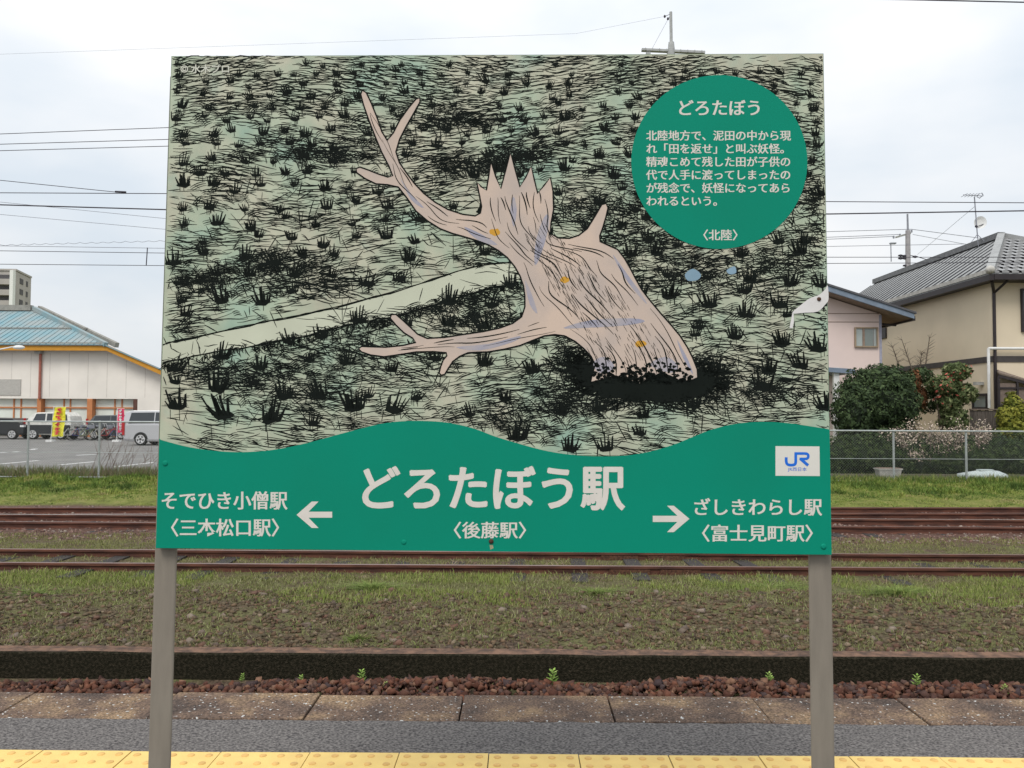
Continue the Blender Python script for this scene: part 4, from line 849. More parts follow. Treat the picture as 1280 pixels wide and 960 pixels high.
# ------------------------------------------------------------------ houses on the right
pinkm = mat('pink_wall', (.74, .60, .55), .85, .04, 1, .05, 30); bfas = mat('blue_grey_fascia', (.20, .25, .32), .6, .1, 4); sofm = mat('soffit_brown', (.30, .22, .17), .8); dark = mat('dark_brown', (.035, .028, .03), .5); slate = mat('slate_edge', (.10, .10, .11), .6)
PY = 27.5
ph = thing('pink_house', 'pink two storey house with a slanting blue grey roof edge', 'house')
wr_ = P(1101, 400, PY).x; e_r = P(1143, 391, PY-.7); e_l = P(1040, 358, PY-.7); slp = (e_l.z-e_r.z)/(e_r.x-e_l.x); rx_ = 8.6; zr_ = e_l.z+slp*(e_l.x-rx_)
lw = 4.2
MB().prism([(lw, GZ), (wr_, GZ), (wr_, e_r.z+slp*(e_r.x-wr_)-.22), (rx_, zr_-.22), (lw, zr_-slp*(rx_-lw)-.22)], 'y', PY, PY+8).build('wall', pinkm, ph)
def rf(x): return (e_r.z+slp*(e_r.x-x)) if x > rx_ else zr_-slp*(rx_-x)
MB().prism([(rx_, zr_-.2), (e_r.x, rf(e_r.x)-.2), (e_r.x, rf(e_r.x)-.02), (rx_, zr_-.02)], 'y', PY-.7, PY-.62).build('fascia', bfas, ph)
MB().prism([(rx_, zr_-.2), (lw-.8, rf(lw-.8)-.2), (lw-.8, rf(lw-.8)-.02), (rx_, zr_-.02)], 'y', PY-.7, PY-.62).build('fascia', bfas, ph)
MB().prism([(rx_, zr_-.018), (e_r.x+.06, rf(e_r.x+.06)-.018), (e_r.x+.06, rf(e_r.x+.06)+.05), (rx_, zr_+.05)], 'y', PY-.74, PY+8.7).build('roof', slate, ph)
MB().prism([(rx_-.002, zr_-.018), (lw-.86, rf(lw-.86)-.018), (lw-.86, rf(lw-.86)+.05), (rx_-.002, zr_+.05)], 'y', PY-.74, PY+8.7).build('roof', slate, ph)
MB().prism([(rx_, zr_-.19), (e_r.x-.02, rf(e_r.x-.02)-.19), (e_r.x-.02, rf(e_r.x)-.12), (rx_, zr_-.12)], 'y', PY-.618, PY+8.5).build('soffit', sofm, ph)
MB().box(e_r.x-.02, e_r.x+.08, PY-.60, PY+8.5, rf(e_r.x)-.25, rf(e_r.x)-.1).build('gutter', dark, ph)
MB().box(wr_-.06, wr_+.02, PY-.02, PY+.05, GZ, rf(wr_)-.25).build('corner_trim', mat('corner_blue', (.36, .36, .44)), ph)
for py in (392, 402.5): z = P(1070, py, PY).z; MB().box(lw, wr_-.07, PY-.012, PY-.001, z-.012, z+.012).build('siding_joint', sofm, ph)
a = P(1067.5, 409, PY); c = P(1097, 434.5, PY); wf = MB(); W_ = .05
wf.box(a.x, c.x, PY-.07, PY-.004, a.z-W_, a.z).box(a.x, c.x, PY-.07, PY-.004, c.z, c.z+W_).box(a.x, a.x+W_, PY-.069, PY-.004, c.z+W_, a.z-W_).box(c.x-W_, c.x, PY-.069, PY-.004, c.z+W_, a.z-W_)
win = wf.build('window', mat('frame_tan', (.33, .25, .17), .5), ph)
for u0, u1, m_ in ((.06, .34, (.36, .40, .38)), (.43, .80, (.20, .23, .21)), (.82, .95, (.34, .37, .35))):
    MB().box(a.x+(c.x-a.x)*u0, a.x+(c.x-a.x)*u1, PY-.03, PY-.01, c.z+W_, a.z-W_).build('pane', glass_mat('house_glass', m_), win)
MB().box(a.x+(c.x-a.x)*.34, a.x+(c.x-a.x)*.43, PY-.05, PY-.006, c.z+W_, a.z-W_).build('mullion', sofm, win)
lowz = P(1040, 457, PY-.9).z
MB().prism([(lw, lowz+.25), (P(1058, 462, PY-.9).x, lowz-.15), (P(1058, 462, PY-.9).x, lowz-.3), (lw, lowz+.1)], 'y', PY-1.6, PY-.01).build('porch_roof', bfas, ph)
MB().box(P(1041, 500, PY-1.4).x, P(1048, 500, PY-1.4).x, PY-1.5, PY-1.38, GZ, lowz-.1).build('porch_post', M['white_paint'], ph)
g_ = P(1118, 397, PY+1.5); MB().beam((wr_, PY+.4, P(1108, 403, PY).z), (e_r.x-.1, PY+.4, rf(e_r.x)-.3), .07, .07).build('gutter_arm', dark, ph)

# beige house
beige = mat('beige_wall', (.70, .60, .45), .85, .04, .8, .05, 30); rtile = mat('roof_tile', (.13, .13, .135), .45, .2, 6, spec=.5, col2=(.075, .075, .08)); rtl = mat('roof_tile_light', (.34, .345, .34), .6, .1, 4, spec=.3); capt = mat('eave_tile_light', (.50, .48, .44), .6, .15, 8)
bh = thing('beige_house', 'beige two storey house with a grey tiled hip roof', 'house')
HX0, HY0 = P(1240, 400, 26.0).x, 26.0; HX1 = HX0+4.7; HY1 = HY0+16
EC = P(1238, 341, 25.4); eh = EC.z; ex0 = EC.x; ey0 = 25.4; ex1 = HX1+.55; ey1 = HY1-1.9
AP = P(1252, 297, 30.0); rxx = AP.x; rzz = AP.z
MB().box(HX0, HX1, HY0, HY1, GZ, eh-.22).build('wall', beige, bh)
# roof planes
e00 = Vector((ex0, ey0, eh)); e10 = Vector((2*rxx-ex0, ey0, eh)); e01 = Vector((ex0, ey1+2.0, eh)); e11 = Vector((2*rxx-ex0, ey1+2.0, eh)); a0 = Vector((rxx, 30.0, rzz)); a1 = Vector((rxx, ey1+.6, rzz))
rfm = MB().add([e00, e10, e11, e01, a0, a1]+[v_-Vector((0, 0, .12)) for v_ in (e00, e10, e11, e01)], [(0, 1, 4), (0, 4, 5, 3), (1, 2, 5, 4), (2, 3, 5), (0, 1, 7, 6), (1, 2, 8, 7), (2, 3, 9, 8), (3, 0, 6, 9), (6, 7, 8, 9)]).build('roof', rtl, bh)
def pane_pts(u, v_):     # left plane: u along the eave (Y), v up the slope
    y = e00.y+(e01.y-e00.y)*u; return Vector((ex0+(rxx-ex0)*v_, y, eh+(rzz-eh)*v_))
rb = MB(); y = e00.y+.25
while y < e01.y:
    vmax = min(1, (y-e00.y)/(30.0-e00.y)) if y < 30 else (1 if y < a1.y else max(0, 1-(y-a1.y)/(e01.y-a1.y)))
    if vmax > .05: rb.beam(Vector((ex0, y, eh+.03)), Vector((ex0+(rxx-ex0)*vmax, y, eh+(rzz-eh)*vmax+.01)), .035, .035)
    y += .56
put(rb.build('tile_ribs', mat('rib_dark', (.06, .06, .07)), bh), kind='stuff')
rb = MB(); stp = 9; nvec = Vector((0, -(rzz-eh), (30-ey0))).normalized()
for r_ in range(12):                                       # front slope: courses of rounded tiles
    v0, v1 = r_/12, (r_+1)/12; y0 = ey0+(30-ey0)*v0; y1 = ey0+(30-ey0)*v1; z0 = eh+(rzz-eh)*v0; z1 = eh+(rzz-eh)*v1
    xa = ex0+(rxx-ex0)*v0; xb = e10.x+(rxx-e10.x)*v0; x = xa+.05; k = 0
    while x < xb-.2:
        rb.add([Vector((x, y0-.02, z0+.07)), Vector((x+.11, y0-.02, z0+.105)), Vector((x+.22, y0-.02, z0+.05)), Vector((x+.22, y1, z1+.005)), Vector((x+.11, y1, z1+.05)), Vector((x, y1, z1+.01)), Vector((x, y0-.02, z0)), Vector((x+.22, y0-.02, z0))], [(0, 1, 4, 5), (1, 2, 3, 4), (6, 0, 1), (6, 1, 2, 7)])
        x += .31
put(rb.build('tiles', mat('front_tile', (.30, .30, .30), .4, .1, 9, spec=.5), bh), kind='stuff')
MB().slab([e00+Vector((.1, -.0, .012)), e10+Vector((-.1, 0, .012)), a0+Vector((0, 0, .012))], .01).build('dark_tile_backing', dark, bh)  # added dark sheet over the front slope, makes the gaps between tiles dark
MB().beam(e00+Vector((0, 0, .08)), a0+Vector((0, 0, .10)), .24, .18).build('hip_ridge', rtl, bh); MB().beam(e10+Vector((0, 0, .06)), a0+Vector((0, 0, .10)), .24, .18).build('hip_ridge', rtl, bh)
MB().beam(a0+Vector((0, 0, .10)), a1+Vector((0, 0, .10)), .26, .22).build('ridge', rtile, bh)
MB().beam(e00+Vector((.12, .1, .07)), e01+Vector((.12, 0, .07)), .30, .13).build('eave_course', capt, bh)
MB().lump((e00.x, e00.y, e00.z+.1), .14, 2, (1, 1, 1), 0).build('end_tile', capt, bh, smooth=True)
MB().box(ex0-.05, ex0+.10, ey0-.04, ey1+2, eh-.24, eh-.05).build('gutter', dark, bh); MB().box(ex0+.101, ex1, ey0-.06, ey0+.10, eh-.22, eh-.04).build('gutter', dark, bh)
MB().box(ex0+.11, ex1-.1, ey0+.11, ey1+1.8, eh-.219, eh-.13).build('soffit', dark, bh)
dp = HX0-.02
MB().path([(ex0+.1, ey0+.1, eh-.25), (HX0+.02, HY0-.1, eh-.55), (HX0+.02, HY0-.1, GZ)], .05).build('downpipe', dark, bh)
MB().path([(P(1262, 350, ey0).x, ey0+.1, eh-.23), (HX0+.02, HY0-.12, eh-.56)], .04).build('downpipe', dark, bh)
bz1, bz0 = P(1243, 445, HY0).z, P(1243, 452.5, HY0).z
bnd = MB(); bnd.box(HX0-.03, HX1+.03, HY0-.03, HY0-.001, bz0, bz1); bnd.box(HX0-.03, HX0-.001, HY0-.001, HY1, bz0, bz1); bnd.build('belt_course', mat('belt', (.07, .062, .06), .6), bh)
zp = P(1240, 435.5, HY0-.15).z; xw = P(1235.5, 440, HY0-.15).x
MB().path([(HX1, HY0-.15, zp), (xw, HY0-.15, zp), (xw, HY0-.15, P(1236, 510, HY0).z)], .045, 8).build('white_pipe', M['white_paint'], bh)
def win2(x0, x1, z0, z1, y, name='window', fm=dark, gm_=(.30, .34, .33)):
    f = MB().box(x0, x1, y-.08, y-.003, z1-.07, z1).box(x0, x1, y-.08, y-.003, z0, z0+.07).box(x0, x0+.07, y-.079, y-.003, z0+.07, z1-.07).box(x1-.07, x1, y-.079, y-.003, z0+.07, z1-.07).build(name, fm, bh)
    MB().box(x0+.07, x1-.07, y-.03, y-.005, z0+.07, z1-.07).build('pane', glass_mat('pane', gm_), f); return f
win2(P(1275, 360, HY0).x, P(1275, 360, HY0).x+1.6, P(1275, 415, HY0).z, P(1275, 361, HY0).z, HY0)
# small window on the side face near the corner
zz0, zz1 = P(1225, 511, 26.6).z, P(1225, 492, 26.6).z
f = MB().box(HX0-.08, HX0-.003, HY0+.25, HY0+1.1, zz1-.08, zz1).box(HX0-.08, HX0-.003, HY0+.25, HY0+1.1, zz0, zz0+.06).box(HX0-.08, HX0-.003, HY0+.25, HY0+.31, zz0+.06, zz1-.08).box(HX0-.08, HX0-.003, HY0+1.04, HY0+1.1, zz0+.06, zz1-.08).build('window', dark, bh)
MB().box(HX0-.03, HX0-.004, HY0+.31, HY0+1.04, zz0+.06, zz1-.08).build('pane', glass_mat('pane_small', (.22, .26, .25)), f)
MB().box(HX0-.25, HX0-.003, HY0+.5, HY0+.7, P(1230, 481, 26.3).z, P(1230, 477, 26.3).z).build('wall_vent', M['conc'], bh)
# upper side window far end
MB().box(HX0-.06, HX0-.004, HY0+7.4, HY0+8.2, P(1106, 424, 34).z, P(1106, 405, 34).z).build('side_window', dark, bh)
# lean-to screen porch on the front
lx0 = P(1248, 470, HY0-.9).x; zt_ = P(1248, 470, HY0-.9).z; zr2 = P(1280, 478, HY0-.9).z; slx = (zt_-zr2)/(P(1280, 478, HY0-.9).x-lx0); pcy = HY0-.9
pc = thing('porch_screen', 'dark framed brown mesh porch screen at the right edge, under the beige house', 'porch')
x_e = lx0+2.4
MB().beam((lx0, pcy, zt_), (x_e, pcy, zt_-slx*2.4), .08, .09).build('top_beam', dark, pc)
for q in range(5): x = lx0+q*.58; MB().box(x-.03, x+.03, pcy-.03, pcy+.03, GZ, zt_-slx*(x-lx0)-.04).build('upright', dark, pc)
for py in (485, 508): z = P(1260, py, pcy).z; MB().box(lx0+.03, x_e, pcy-.02, pcy+.02, z-.025, z+.025).build('cross_bar', dark, pc)
scr = mat('screen_brown', (.19, .145, .12), .8, .12, 14)
for q in range(4): x = lx0+q*.58+.034; MB().box(x, x+.512, pcy+.022, pcy+.03, GZ+.3, zt_-slx*(x-lx0+.51)-.09).build('screen_panel', scr, pc)
MB().slab([(lx0, pcy-.05, zt_+.1), (x_e, pcy-.05, zt_-slx*2.5+.1), (x_e, HY0-.04, zt_-slx*2.5+.25), (HX0+.12, HY0-.04, zt_+.25)], .04).build('porch_roof', mat('porch_roof', (.22, .17, .14)), pc)
# low wooden screen between bush and porch
wsx0, wsx1 = P(1212, 515, 25).x, P(1250, 515, 25).x; ws = thing('garden_screen', 'grey brown board screen left of the porch', 'fence')
zt3 = P(1230, 511, 25).z; k = 8
for i in range(k): MB().box(wsx0+(wsx1-wsx0)*i/k+.006, wsx0+(wsx1-wsx0)*(i+1)/k-.006, 24.98, 25.0, GZ, zt3-.04-.02*(i % 2)).build('board', mat('old_board', (.13, .11, .095), .9, .2, 6, stretch=(4, 4, .5)), ws)
MB().box(wsx0, wsx1, 24.94, 25.03, zt3-.035, zt3).build('top_rail', scr, ws)
MB().box(P(1250, 515, 25).x-.03, P(1250, 515, 25).x+.05, 24.95, 25.02, GZ, P(1250, 505, 25).z).build('post', dark, ws)
# TV antenna and dish on the roof
an = P(1222, 300, 30.5); at_ = thing('tv_antenna', 'aerial with a white satellite dish on the beige house roof', 'antenna', (an.x, 30.5, an.z))
T_ = P(1219, 245, 30.5).z-an.z
def AT(px, py): q = P(px, py, 30.5); return Vector((q.x-an.x, 0, q.z-an.z))
MB().tube((0, 0, .1), AT(1218, 246), .022, n=6).build('mast', M['wire2'], at_)
MB().path([AT(1214, 303), AT(1221.5, 293), AT(1230, 301)], .012).tube(AT(1221.5, 293), AT(1223, 308), .012).build('legs', M['wire2'], at_)
mb = MB(); mb.tube(AT(1204, 243.5), AT(1229, 245), .014)
for px in (1205, 1209, 1213, 1217, 1221): q = AT(px, 244); mb.tube(q+Vector((0, -.25, 0)), q+Vector((.03, .25, 0)), .009)
mb.path([AT(1225, 247), AT(1229, 244), AT(1227, 241)], .018).path([AT(1224, 241.5), AT(1221, 246), AT(1225, 248)], .012); mb.build('aerial', M['wire2'], at_)
q = AT(1225.5, 278); ds = MB(); k = 20; vs = [tuple(q+Vector((0, .06, 0)))]
for rr_, dep in ((.12, .05), (.24, .0)): vs += [tuple(q+Vector((rr_*math.cos(2*PI*i/k)*.85, dep-.3*rr_*math.cos(2*PI*i/k), rr_*math.sin(2*PI*i/k)))) for i in range(k)]
ds.add(vs, [(0, 1+i, 1+(i+1) % k) for i in range(k)]+[(1+i, 1+(i+1) % k, 1+k+(i+1) % k, 1+k+i) for i in range(k)]); ds.build('dish', M['white_paint'], at_)
MB().tube(AT(1222, 283), AT(1230, 280), .014).lump(tuple(AT(1220.5, 283)), .06, 1).build('dish_arm', M['wire'], at_)

# ------------------------------------------------------------------ shrubs and trees
def leaf_cloud(blobs, n_, size, seed, flat=0):
    """leaf faces spread through a volume of overlapping ellipsoids, most of them near its surface"""
    r_ = np.random.default_rng(seed); w_ = np.array([b[3]*b[4]*b[5] for b in blobs])**.66; w_ /= w_.sum(); idx = r_.choice(len(blobs), n_, p=w_); Bq = np.array(blobs)[idx]
    d = r_.normal(size=(n_, 3)); d /= np.linalg.norm(d, axis=1)[:, None]; rad = 1-np.abs(r_.normal(0, .16, n_)); rad *= (1+.20*np.sin(d[:, 0]*9+idx)*np.cos(d[:, 2]*8+idx*2))
    Pn = Bq[:, :3]+d*Bq[:, 3:6]*rad[:, None]; nn = d+r_.normal(0, .55, (n_, 3)); nn /= np.linalg.norm(nn, axis=1)[:, None]
    u = np.cross(nn, r_.normal(size=(n_, 3))); u /= np.linalg.norm(u, axis=1)[:, None]; v_ = np.cross(nn, u); s = size*(.6+.8*r_.random(n_))[:, None]
    V = np.stack([Pn-u*s, Pn+v_*s*.42, Pn+u*s, Pn-v_*s*.45], 1).reshape(-1, 3); F = np.arange(4)[None]+(np.arange(n_)*4)[:, None]
    clump = np.array([noise.noise(Vector(p)*3.1) for p in Pn]); return V, F, np.repeat(np.clip(.5+.55*clump+r_.normal(0, .2, n_), 0, 1), 4)
def bush(name, label, cat, base_, blobs, n_, size, cols, seed, core=True, trunk=None):
    o = thing(name, label, cat, base_); V, F, T_ = leaf_cloud(blobs, n_, size, seed); m_ = tinted(name+'_leaf', cols, .7)
    cr_ = link('crown', fast_mesh('crown', V, F, m_, T_), o)
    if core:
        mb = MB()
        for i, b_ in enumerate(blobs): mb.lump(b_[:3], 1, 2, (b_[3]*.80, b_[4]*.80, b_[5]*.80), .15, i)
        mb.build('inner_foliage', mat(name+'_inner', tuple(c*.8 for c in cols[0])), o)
    mb = MB()
    for a, b_, r0, r1 in (trunk or [((0, 0, 0), (0, 0, .5), .05, .04)]): mb.tube(a, b_, r0, r1, 7)
    mb.build('trunk', mat('bark', (.10, .075, .055), .9, .2, 20, .3), o); return o
DG = [(.018, .030, .014), (.032, .052, .022), (.055, .085, .035), (.10, .14, .06)]
def at(px, py, Y): q = P(px, py, Y); return q
b0 = at(1095, 590, 24.0); 
def rel(b_, px, py, Y, rx_, ry_, rz_): q = P(px, py, Y); return (q.x-b_[0], Y-b_[1], q.z-b_[2], rx_, ry_, rz_)
o0 = (b0.x, 24.3, GZ)
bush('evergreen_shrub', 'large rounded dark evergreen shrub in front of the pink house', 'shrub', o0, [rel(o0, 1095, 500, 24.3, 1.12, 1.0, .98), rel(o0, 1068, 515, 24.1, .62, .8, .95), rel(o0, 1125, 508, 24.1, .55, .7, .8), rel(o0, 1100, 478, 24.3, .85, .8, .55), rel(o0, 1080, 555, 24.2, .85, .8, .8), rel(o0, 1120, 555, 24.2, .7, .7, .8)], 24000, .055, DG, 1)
HG = [(.02, .035, .012), (.035, .06, .02), (.06, .09, .03), (.09, .12, .045)]
o1 = (P(1160, 590, 23.3).x, 23.4, GZ)
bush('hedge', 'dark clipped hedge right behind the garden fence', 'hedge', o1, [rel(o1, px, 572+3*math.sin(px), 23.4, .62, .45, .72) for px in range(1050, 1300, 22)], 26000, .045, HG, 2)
o2 = (P(1188, 590, 24.2).x, 24.4, GZ)
CG = [(.035, .05, .02), (.07, .095, .035), (.13, .16, .065), (.22, .23, .11)]
cam_ = bush('camellia', 'glossy camellia with red flowers beside the beige house wall', 'shrub', o2, [rel(o2, 1196, 465, 24.4, .40, .4, .28), rel(o2, 1180, 482, 24.4, .50, .45, .30), rel(o2, 1200, 492, 24.4, .48, .45, .35), rel(o2, 1185, 505, 24.4, .35, .4, .35), rel(o2, 1192, 525, 24.4, .45, .4, .4)], 7000, .06, CG, 3, core=False, trunk=[((-.1, 0, 0), (-.15, 0, 1.4), .05, .04), ((-.15, 0, 1.4), (.15, 0, 2.6), .035, .02), ((-.12, 0, .8), (.3, 0, 2.0), .03, .02), ((-.15, 0, 1.4), (-.3, 0, 2.4), .03, .015)])
V, F, T_ = leaf_cloud([rel(o2, 1200, 462, 24.2, .40, .3, .22), rel(o2, 1185, 488, 24.0, .5, .3, .5)], 80, .045, 4); link('flowers', fast_mesh('flowers', V, F, tinted('red_flower', [(.32, .05, .05), (.5, .14, .10)]), T_), cam_)['kind'] = 'stuff'
o3 = (P(1145, 590, 24.8).x, 25.0, GZ)
tr = bush('spiky_tree', 'thin pruned tree with bare upright spiky shoots between the two houses', 'tree', o3, [rel(o3, 1150, 470, 25.0, .38, .35, .28), rel(o3, 1135, 480, 25.0, .4, .35, .35), rel(o3, 1160, 500, 25, .3, .3, .4)], 2600, .055, DG, 5, core=False, trunk=[((0, 0, 0), (.0, 0, 2.2), .07, .06), ((0, 0, 2.2), (.15, 0, 2.8), .05, .03), ((0, 0, 2.2), (-.3, 0, 2.8), .05, .03)])
mb = MB(); r4 = random.Random(8)
for (x0, y0), (x1, y1) in (((1124, 458), (1115, 432)), ((1140, 462), (1127, 424)), ((1157, 455), (1162, 421)), ((1150, 460), (1152, 440))):
    A = Vector((P(x0, y0, 25).x-o3[0], 0, P(x0, y0, 25).z-o3[2])); B_ = Vector((P(x1, y1, 25).x-o3[0], 0, P(x1, y1, 25).z-o3[2])); mb.tube(A, B_, .022, .01, 5)
    for q in range(22): c = A.lerp(B_, r4.random()); a = r4.uniform(0, 6.3); mb.tube(c, c+Vector((math.cos(a)*.22, math.sin(a)*.2, r4.uniform(.05, .2))), .007, .003, 4)
mb.build('shoots', mat('shoot', (.15, .12, .09)), tr)
V, F, T_ = leaf_cloud([rel(o3, 1145, 478, 24.8, .13, .15, .45), rel(o3, 1152, 498, 24.8, .15, .15, .4)], 700, .05, 6); link('dead_leaves', fast_mesh('dead_leaves', V, F, tinted('dead_leaf', [(.13, .06, .03), (.2, .09, .04)]), T_), tr)
o4 = (P(1185, 590, 23.1).x, 23.2, GZ)
def sprays(o, spec, cols, n_leaf, seed, lab, nm='blossom_shrub'):
    r_ = random.Random(seed); s = thing(nm, lab, 'shrub', o); mb = MB(); V = []; F = []; T_ = []
    for x0, y0, x1, y1 in spec:
        for q in range(7):
            A = P(x0+r_.uniform(-8, 8), y0, o[1]); B_ = P(x1+r_.gauss(0, 12), y1+r_.gauss(0, 5), o[1]); A = Vector((A.x-o[0], r_.uniform(-.2, .2), A.z-o[2])); B_ = Vector((B_.x-o[0], r_.uniform(-.3, .3), B_.z-o[2])); mid = A.lerp(B_, .6)+Vector((r_.gauss(0, .06), 0, .05))
            mb.tube(A, mid, .010, .007, 4); mb.tube(mid, B_, .007, .003, 4)
            for w_ in range(n_leaf):
                c = A.lerp(B_, r_.uniform(.3, 1))+Vector((r_.gauss(0, .07), r_.gauss(0, .07), r_.gauss(0, .06))); u = Vector((r_.gauss(0, 1), r_.gauss(0, 1), r_.gauss(0, 1))).normalized(); v_ = u.orthogonal().normalized(); k = len(V); sz_ = r_.uniform(.012, .030)
                V += [tuple(c-u*sz_), tuple(c+v_*sz_), tuple(c+u*sz_), tuple(c-v_*sz_)]; F.append((k, k+1, k+2, k+3)); T_ += [r_.random()]*4
    mb.build('branches', mat('blossom_twig', (.17, .12, .10)), s); link('blossom', fast_mesh('blossom', V, F, tinted(nm+'_petal', cols), T_), s)
sprays(o4, [(1130, 560, 1122, 545), (1145, 568, 1135, 535), (1160, 565, 1158, 530), (1175, 560, 1178, 536), (1195, 560, 1196, 538), (1215, 560, 1222, 540), (1228, 558, 1240, 532), (1150, 575, 1140, 556), (1185, 572, 1185, 552), (1205, 570, 1208, 550), (1165, 578, 1168, 552)], [(.48, .38, .32), (.36, .28, .21), (.60, .50, .43), (.20, .19, .10)], 60, 3, 'straggling shrub covered in pale pink blossom leaning over the fence')
o5 = (P(1262, 590, 24).x, 24.2, GZ)
YG = [(.07, .09, .015), (.14, .16, .025), (.24, .24, .04), (.34, .32, .06)]
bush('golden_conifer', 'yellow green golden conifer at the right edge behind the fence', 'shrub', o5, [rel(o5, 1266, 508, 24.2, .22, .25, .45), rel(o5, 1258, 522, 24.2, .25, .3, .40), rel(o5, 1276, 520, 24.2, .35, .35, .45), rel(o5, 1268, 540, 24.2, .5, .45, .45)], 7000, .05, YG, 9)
# planter and slab, kerb of the garden
pl_ = P(1110, 590, 22.75); po = thing('planter_box', 'white plastic planter box on the ground behind the right fence', 'planter', (pl_.x, 22.75, GZ+.02))
k = MB(); k.add([(-.27, -.13, 0), (.27, -.13, 0), (.27, .13, 0), (-.27, .13, 0), (-.32, -.16, .30), (.32, -.16, .30), (.32, .16, .30), (-.32, .16, .30)], [(0,3,2,1),(0,1,5,4),(1,2,6,5),(2,3,7,6),(3,0,4,7)]); k.build('tub', mat('planter_plastic', (.52, .50, .46), .6), po)
MB().box(-.34, .34, -.175, .175, .27, .30).build('rim', mat('planter_rim', (.58, .56, .52), .6), po); MB().box(-.31, .31, -.15, .15, .301, .315).build('soil', sofm, po)
sbm = mat('pale_blue_sheet', (.56, .62, .61), .6, .06, 5); sb = thing('covered_heap', 'low heap under a pale blue grey sheet behind the right fence', 'tarpaulin', (P(1228, 598, 22.8).x, 22.8, GZ))
MB().lump((0, 0, .06), 1, 2, (.80, .22, .22), .12, 3).build('sheet', sbm, sb, smooth=True); MB().box(-.12, .28, -.1, .12, .24, .30).build('folded_top', sbm, sb, bevel=.02)
gk = MB().box(5.5, 18, 22.95, 23.06, GZ-.1, GZ+.14).build('garden_kerb', mat('kerb_brown', (.20, .17, .14), .9)); put(gk, kind='structure')

# ------------------------------------------------------------------ poles and wires
pp = P(1135, 500, 46); up_ = thing('utility_pole', 'concrete utility pole with a crossarm behind the beige house roof', 'utility pole', (pp.x, 46, GZ))
def UP(px, py): q = P(px, py, 46); return Vector((q.x-pp.x, 0, q.z-GZ))
MB().tube((0, 0, 0), UP(1134.8, 288), .22, .13, 12).build('pole', mat('pole_concrete', (.36, .34, .35)), up_)
MB().tube(UP(1134.8, 288), UP(1134.3, 267.5), .06, .05, 8).build('extension', M['wire2'], up_)
MB().beam(UP(1116, 298.5)+Vector((0, -.4, 0)), UP(1141, 290)+Vector((0, .3, 0)), .1, .1).build('crossarm', M['conc'], up_)
for x_, y_ in ((1117, 295.5), (1125, 293), (1139.5, 288)): MB().tube(UP(x_, y_+2.5), UP(x_, y_-.6), .05, n=6).build('insulator', M['wire2'], up_)
MB().box(UP(1112.5, 304).x, UP(1119.5, 304).x, -.1, .1, UP(1112, 305).z, UP(1112, 303.5).z).tube(UP(1113.5, 305), UP(1114, 327), .03).build('switch_arm', M['wire2'], up_)
for x_, y_ in ((1126, 319.5), (1126, 323), (1131, 320), (1131, 323), (1144, 321), (1132, 332)): MB().lump(tuple(UP(x_, y_)), .13, 1, (1.4, .7, .6), .1).build('fitting', M['wire'], up_)
def wire(label, pts, Y, r_, m_=None, name='overhead_wire', cat='wire', sag=0):
    q = [P(x, y, Y if not isinstance(Y, tuple) else Y[i]) for i, (x, y) in enumerate(pts)]
    o = MB().path([tuple(v_) for v_ in q], r_, 5).build(name, m_ or M['wire'], None); put(o, label, cat, None); return o
wire('thick dark contact wire over the near track, lower of the two strongest lines', [(-900, 230), (0, 256), (206, 262), (1036, 267.5), (1280, 263.5), (2200, 250)], 11.5, .0095)
wire('dark messenger wire just above the near contact wire', [(-900, 236), (0, 241), (207, 242), (1036, 252), (1280, 253.5), (2200, 262)], 11.5, .0060)
wire('topmost thin wire left of the sign', [(-900, 200), (0, 167.5), (210, 159.5), (500, 147), (760, 135)], 19, .0085)
wire('second thin wire from the top left of the sign', [(-900, 196), (0, 180.3), (209, 174.3), (760, 150)], 19, .0085)
wire('third thin wire from the top left of the sign', [(-900, 210), (0, 188.4), (209, 182.7), (760, 160)], 19, .0085)
wire('wire sloping down from the left edge to a clamp on the messenger wire', [(-900, 120), (0, 225.3), (146, 240.2)], 11.5, .005)
MB().tube(tuple(P(144, 239.6, 11.5)), tuple(P(157.5, 240.2, 11.5)), .014, n=6).build('wire_clamp', M['wire']); put(C.objects[-1] if False else [o for o in C.objects if o.name.startswith('wire_clamp')][-1], 'small dark clamp where two wires meet left of the sign', 'clamp')
wire('faint wire sloping gently below the thick contact wire at left', [(-900, 190), (0, 268), (205, 286.5), (700, 325)], 40, .012, M['wire2'])
wire('faint wire starting just above the thick contact wire at left', [(-900, 215), (0, 252.5), (205, 273), (700, 320)], 40, .012, M['wire2'])
sp_ = [(x, 305.5-(x*.026)+1.7*abs(math.sin(x*.22))) for x in range(-200, 700, 3)]
wire('loosely coiled thin wire with loops, left of the sign', sp_, 30, .008, M['wire2'])
wire('upper thin wire of the far track catenary', [(-900, 294), (0, 307.3), (203, 310.3), (1036, 308), (1205, 305)], 15.8, .0052, M['wire2'])
wire('middle thin wire of the far track catenary', [(-900, 300), (0, 313.5), (203, 316.3), (1036, 321.5), (1280, 321.5), (2200, 320)], 15.8, .0062)
wire('lowest thin wire of the far track, the far contact wire', [(-900, 322), (0, 330.2), (203, 332), (1036, 329.3), (1280, 328), (2200, 320)], 15.8, .0062)
wire('short vertical hanger joining two far track wires left of the sign', [(184.3, 309.5), (182.8, 331.5)], 15.8, .010, name='hanger', cat='hanger')
wire('wire crossing the very top right corner', [(700, -9), (1154, 0), (1280, 2.9), (2200, 22)], 11.5, .010)
wire('faint upper distribution wire running left from the utility pole', [(700, 293), (1036, 289.5), (1139, 286.5)], 46, .018, M['wire2'])
wire('faint lower distribution wire running left from the utility pole', [(700, 303), (1036, 296.5), (1125, 293)], 46, .018, M['wire2'])
wire('faint third distribution wire running left from the utility pole', [(700, 312), (1036, 299), (1117, 295.5)], 46, .018, M['wire2'])
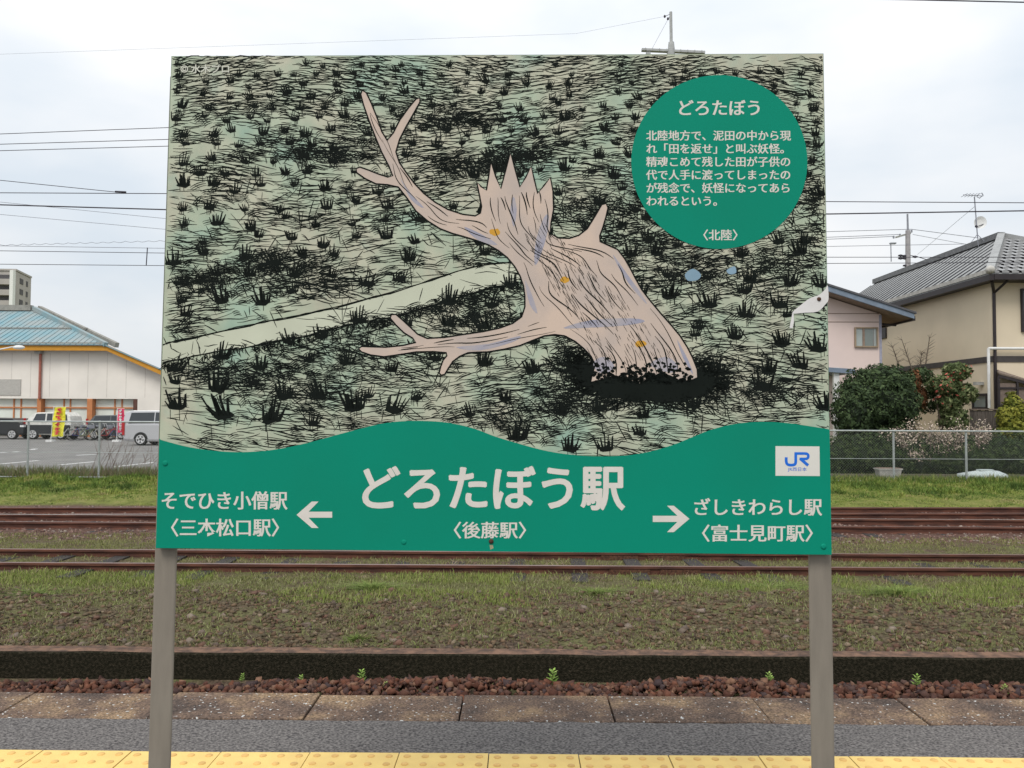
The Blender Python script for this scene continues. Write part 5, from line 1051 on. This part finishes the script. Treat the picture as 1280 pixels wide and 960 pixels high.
wire('faint distribution wire sloping right from the pole top', [(1139, 286.5), (1216, 296.5), (1500, 340)], 46, .018, M['wire2'])
wire('second faint wire sloping right from the crossarm', [(1141, 293), (1200, 304), (1500, 350)], 46, .014, M['wire2'])
wire('thin diagonal guy wire rising from the pole towards the roof aerial', [(1147, 318), (1218.5, 258)], (46, 30.5), .008, M['wire2'])
wire('dark cable drooping right from the pole fittings', [(1136, 319), (1147, 321), (1163, 326), (1300, 350)], 46, .022, M['wire'])
wire('thin wire running left from the mast above the sign', [(-900, 100), (720, 42), (831, 20.5)], 30, .004, M['wire2'])
# overhead line mast behind the sign
mx_ = P(838, 60, 30); ms_ = thing('line_mast', 'grey overhead line mast with a level cross beam, poking above the sign', 'mast', (mx_.x, 30, GZ))
def MP(px, py): q = P(px, py, 30); return Vector((q.x-mx_.x, 0, q.z-GZ))
gm2 = mat('mast_grey', (.42, .43, .42), .6, .1, 6)
MB().tube((0, 0, 0), MP(838.5, 62), .17, .15, 12).build('column', gm2, ms_); MB().tube(MP(839, 62), MP(839, 53), .14, .11, 10).build('collar', gm2, ms_); MB().tube(MP(839, 53), MP(838.5, 15), .06, .055, 8).build('top_pole', gm2, ms_)
bmz = MP(802, 62.5); bme = MP(881, 66)
bt_ = MB(); bt_.beam(bmz, bme, .16, .085)
for q in range(9): bt_.beam(bmz.lerp(bme, (q+.5)/9)+Vector((0, -.1, -.05)), bmz.lerp(bme, (q+.5)/9)+Vector((0, -.1, .05)), .03, .02, Vector((1, 0, 0)))
bt_.build('cross_beam', gm2, ms_)
for x_, y_ in ((831, 20.5), (835, 23.5)): MB().lump(tuple(MP(x_, y_)), .05, 1, (1, 1, 1.3), .1).build('insulator', M['wire'], ms_)
MB().tube(MP(831, 20.5), MP(838, 17.5), .012).tube(MP(835, 23.5), MP(838.5, 19), .012).tube(MP(834.5, 25), MP(815, 61), .006).build('bracket', M['wire2'], ms_)
MB().box(MP(807.5, 66).x, MP(813, 66).x, -.06, .06, MP(808, 69.5).z, MP(808, 65.5).z).build('beam_clamp', gm2, ms_)
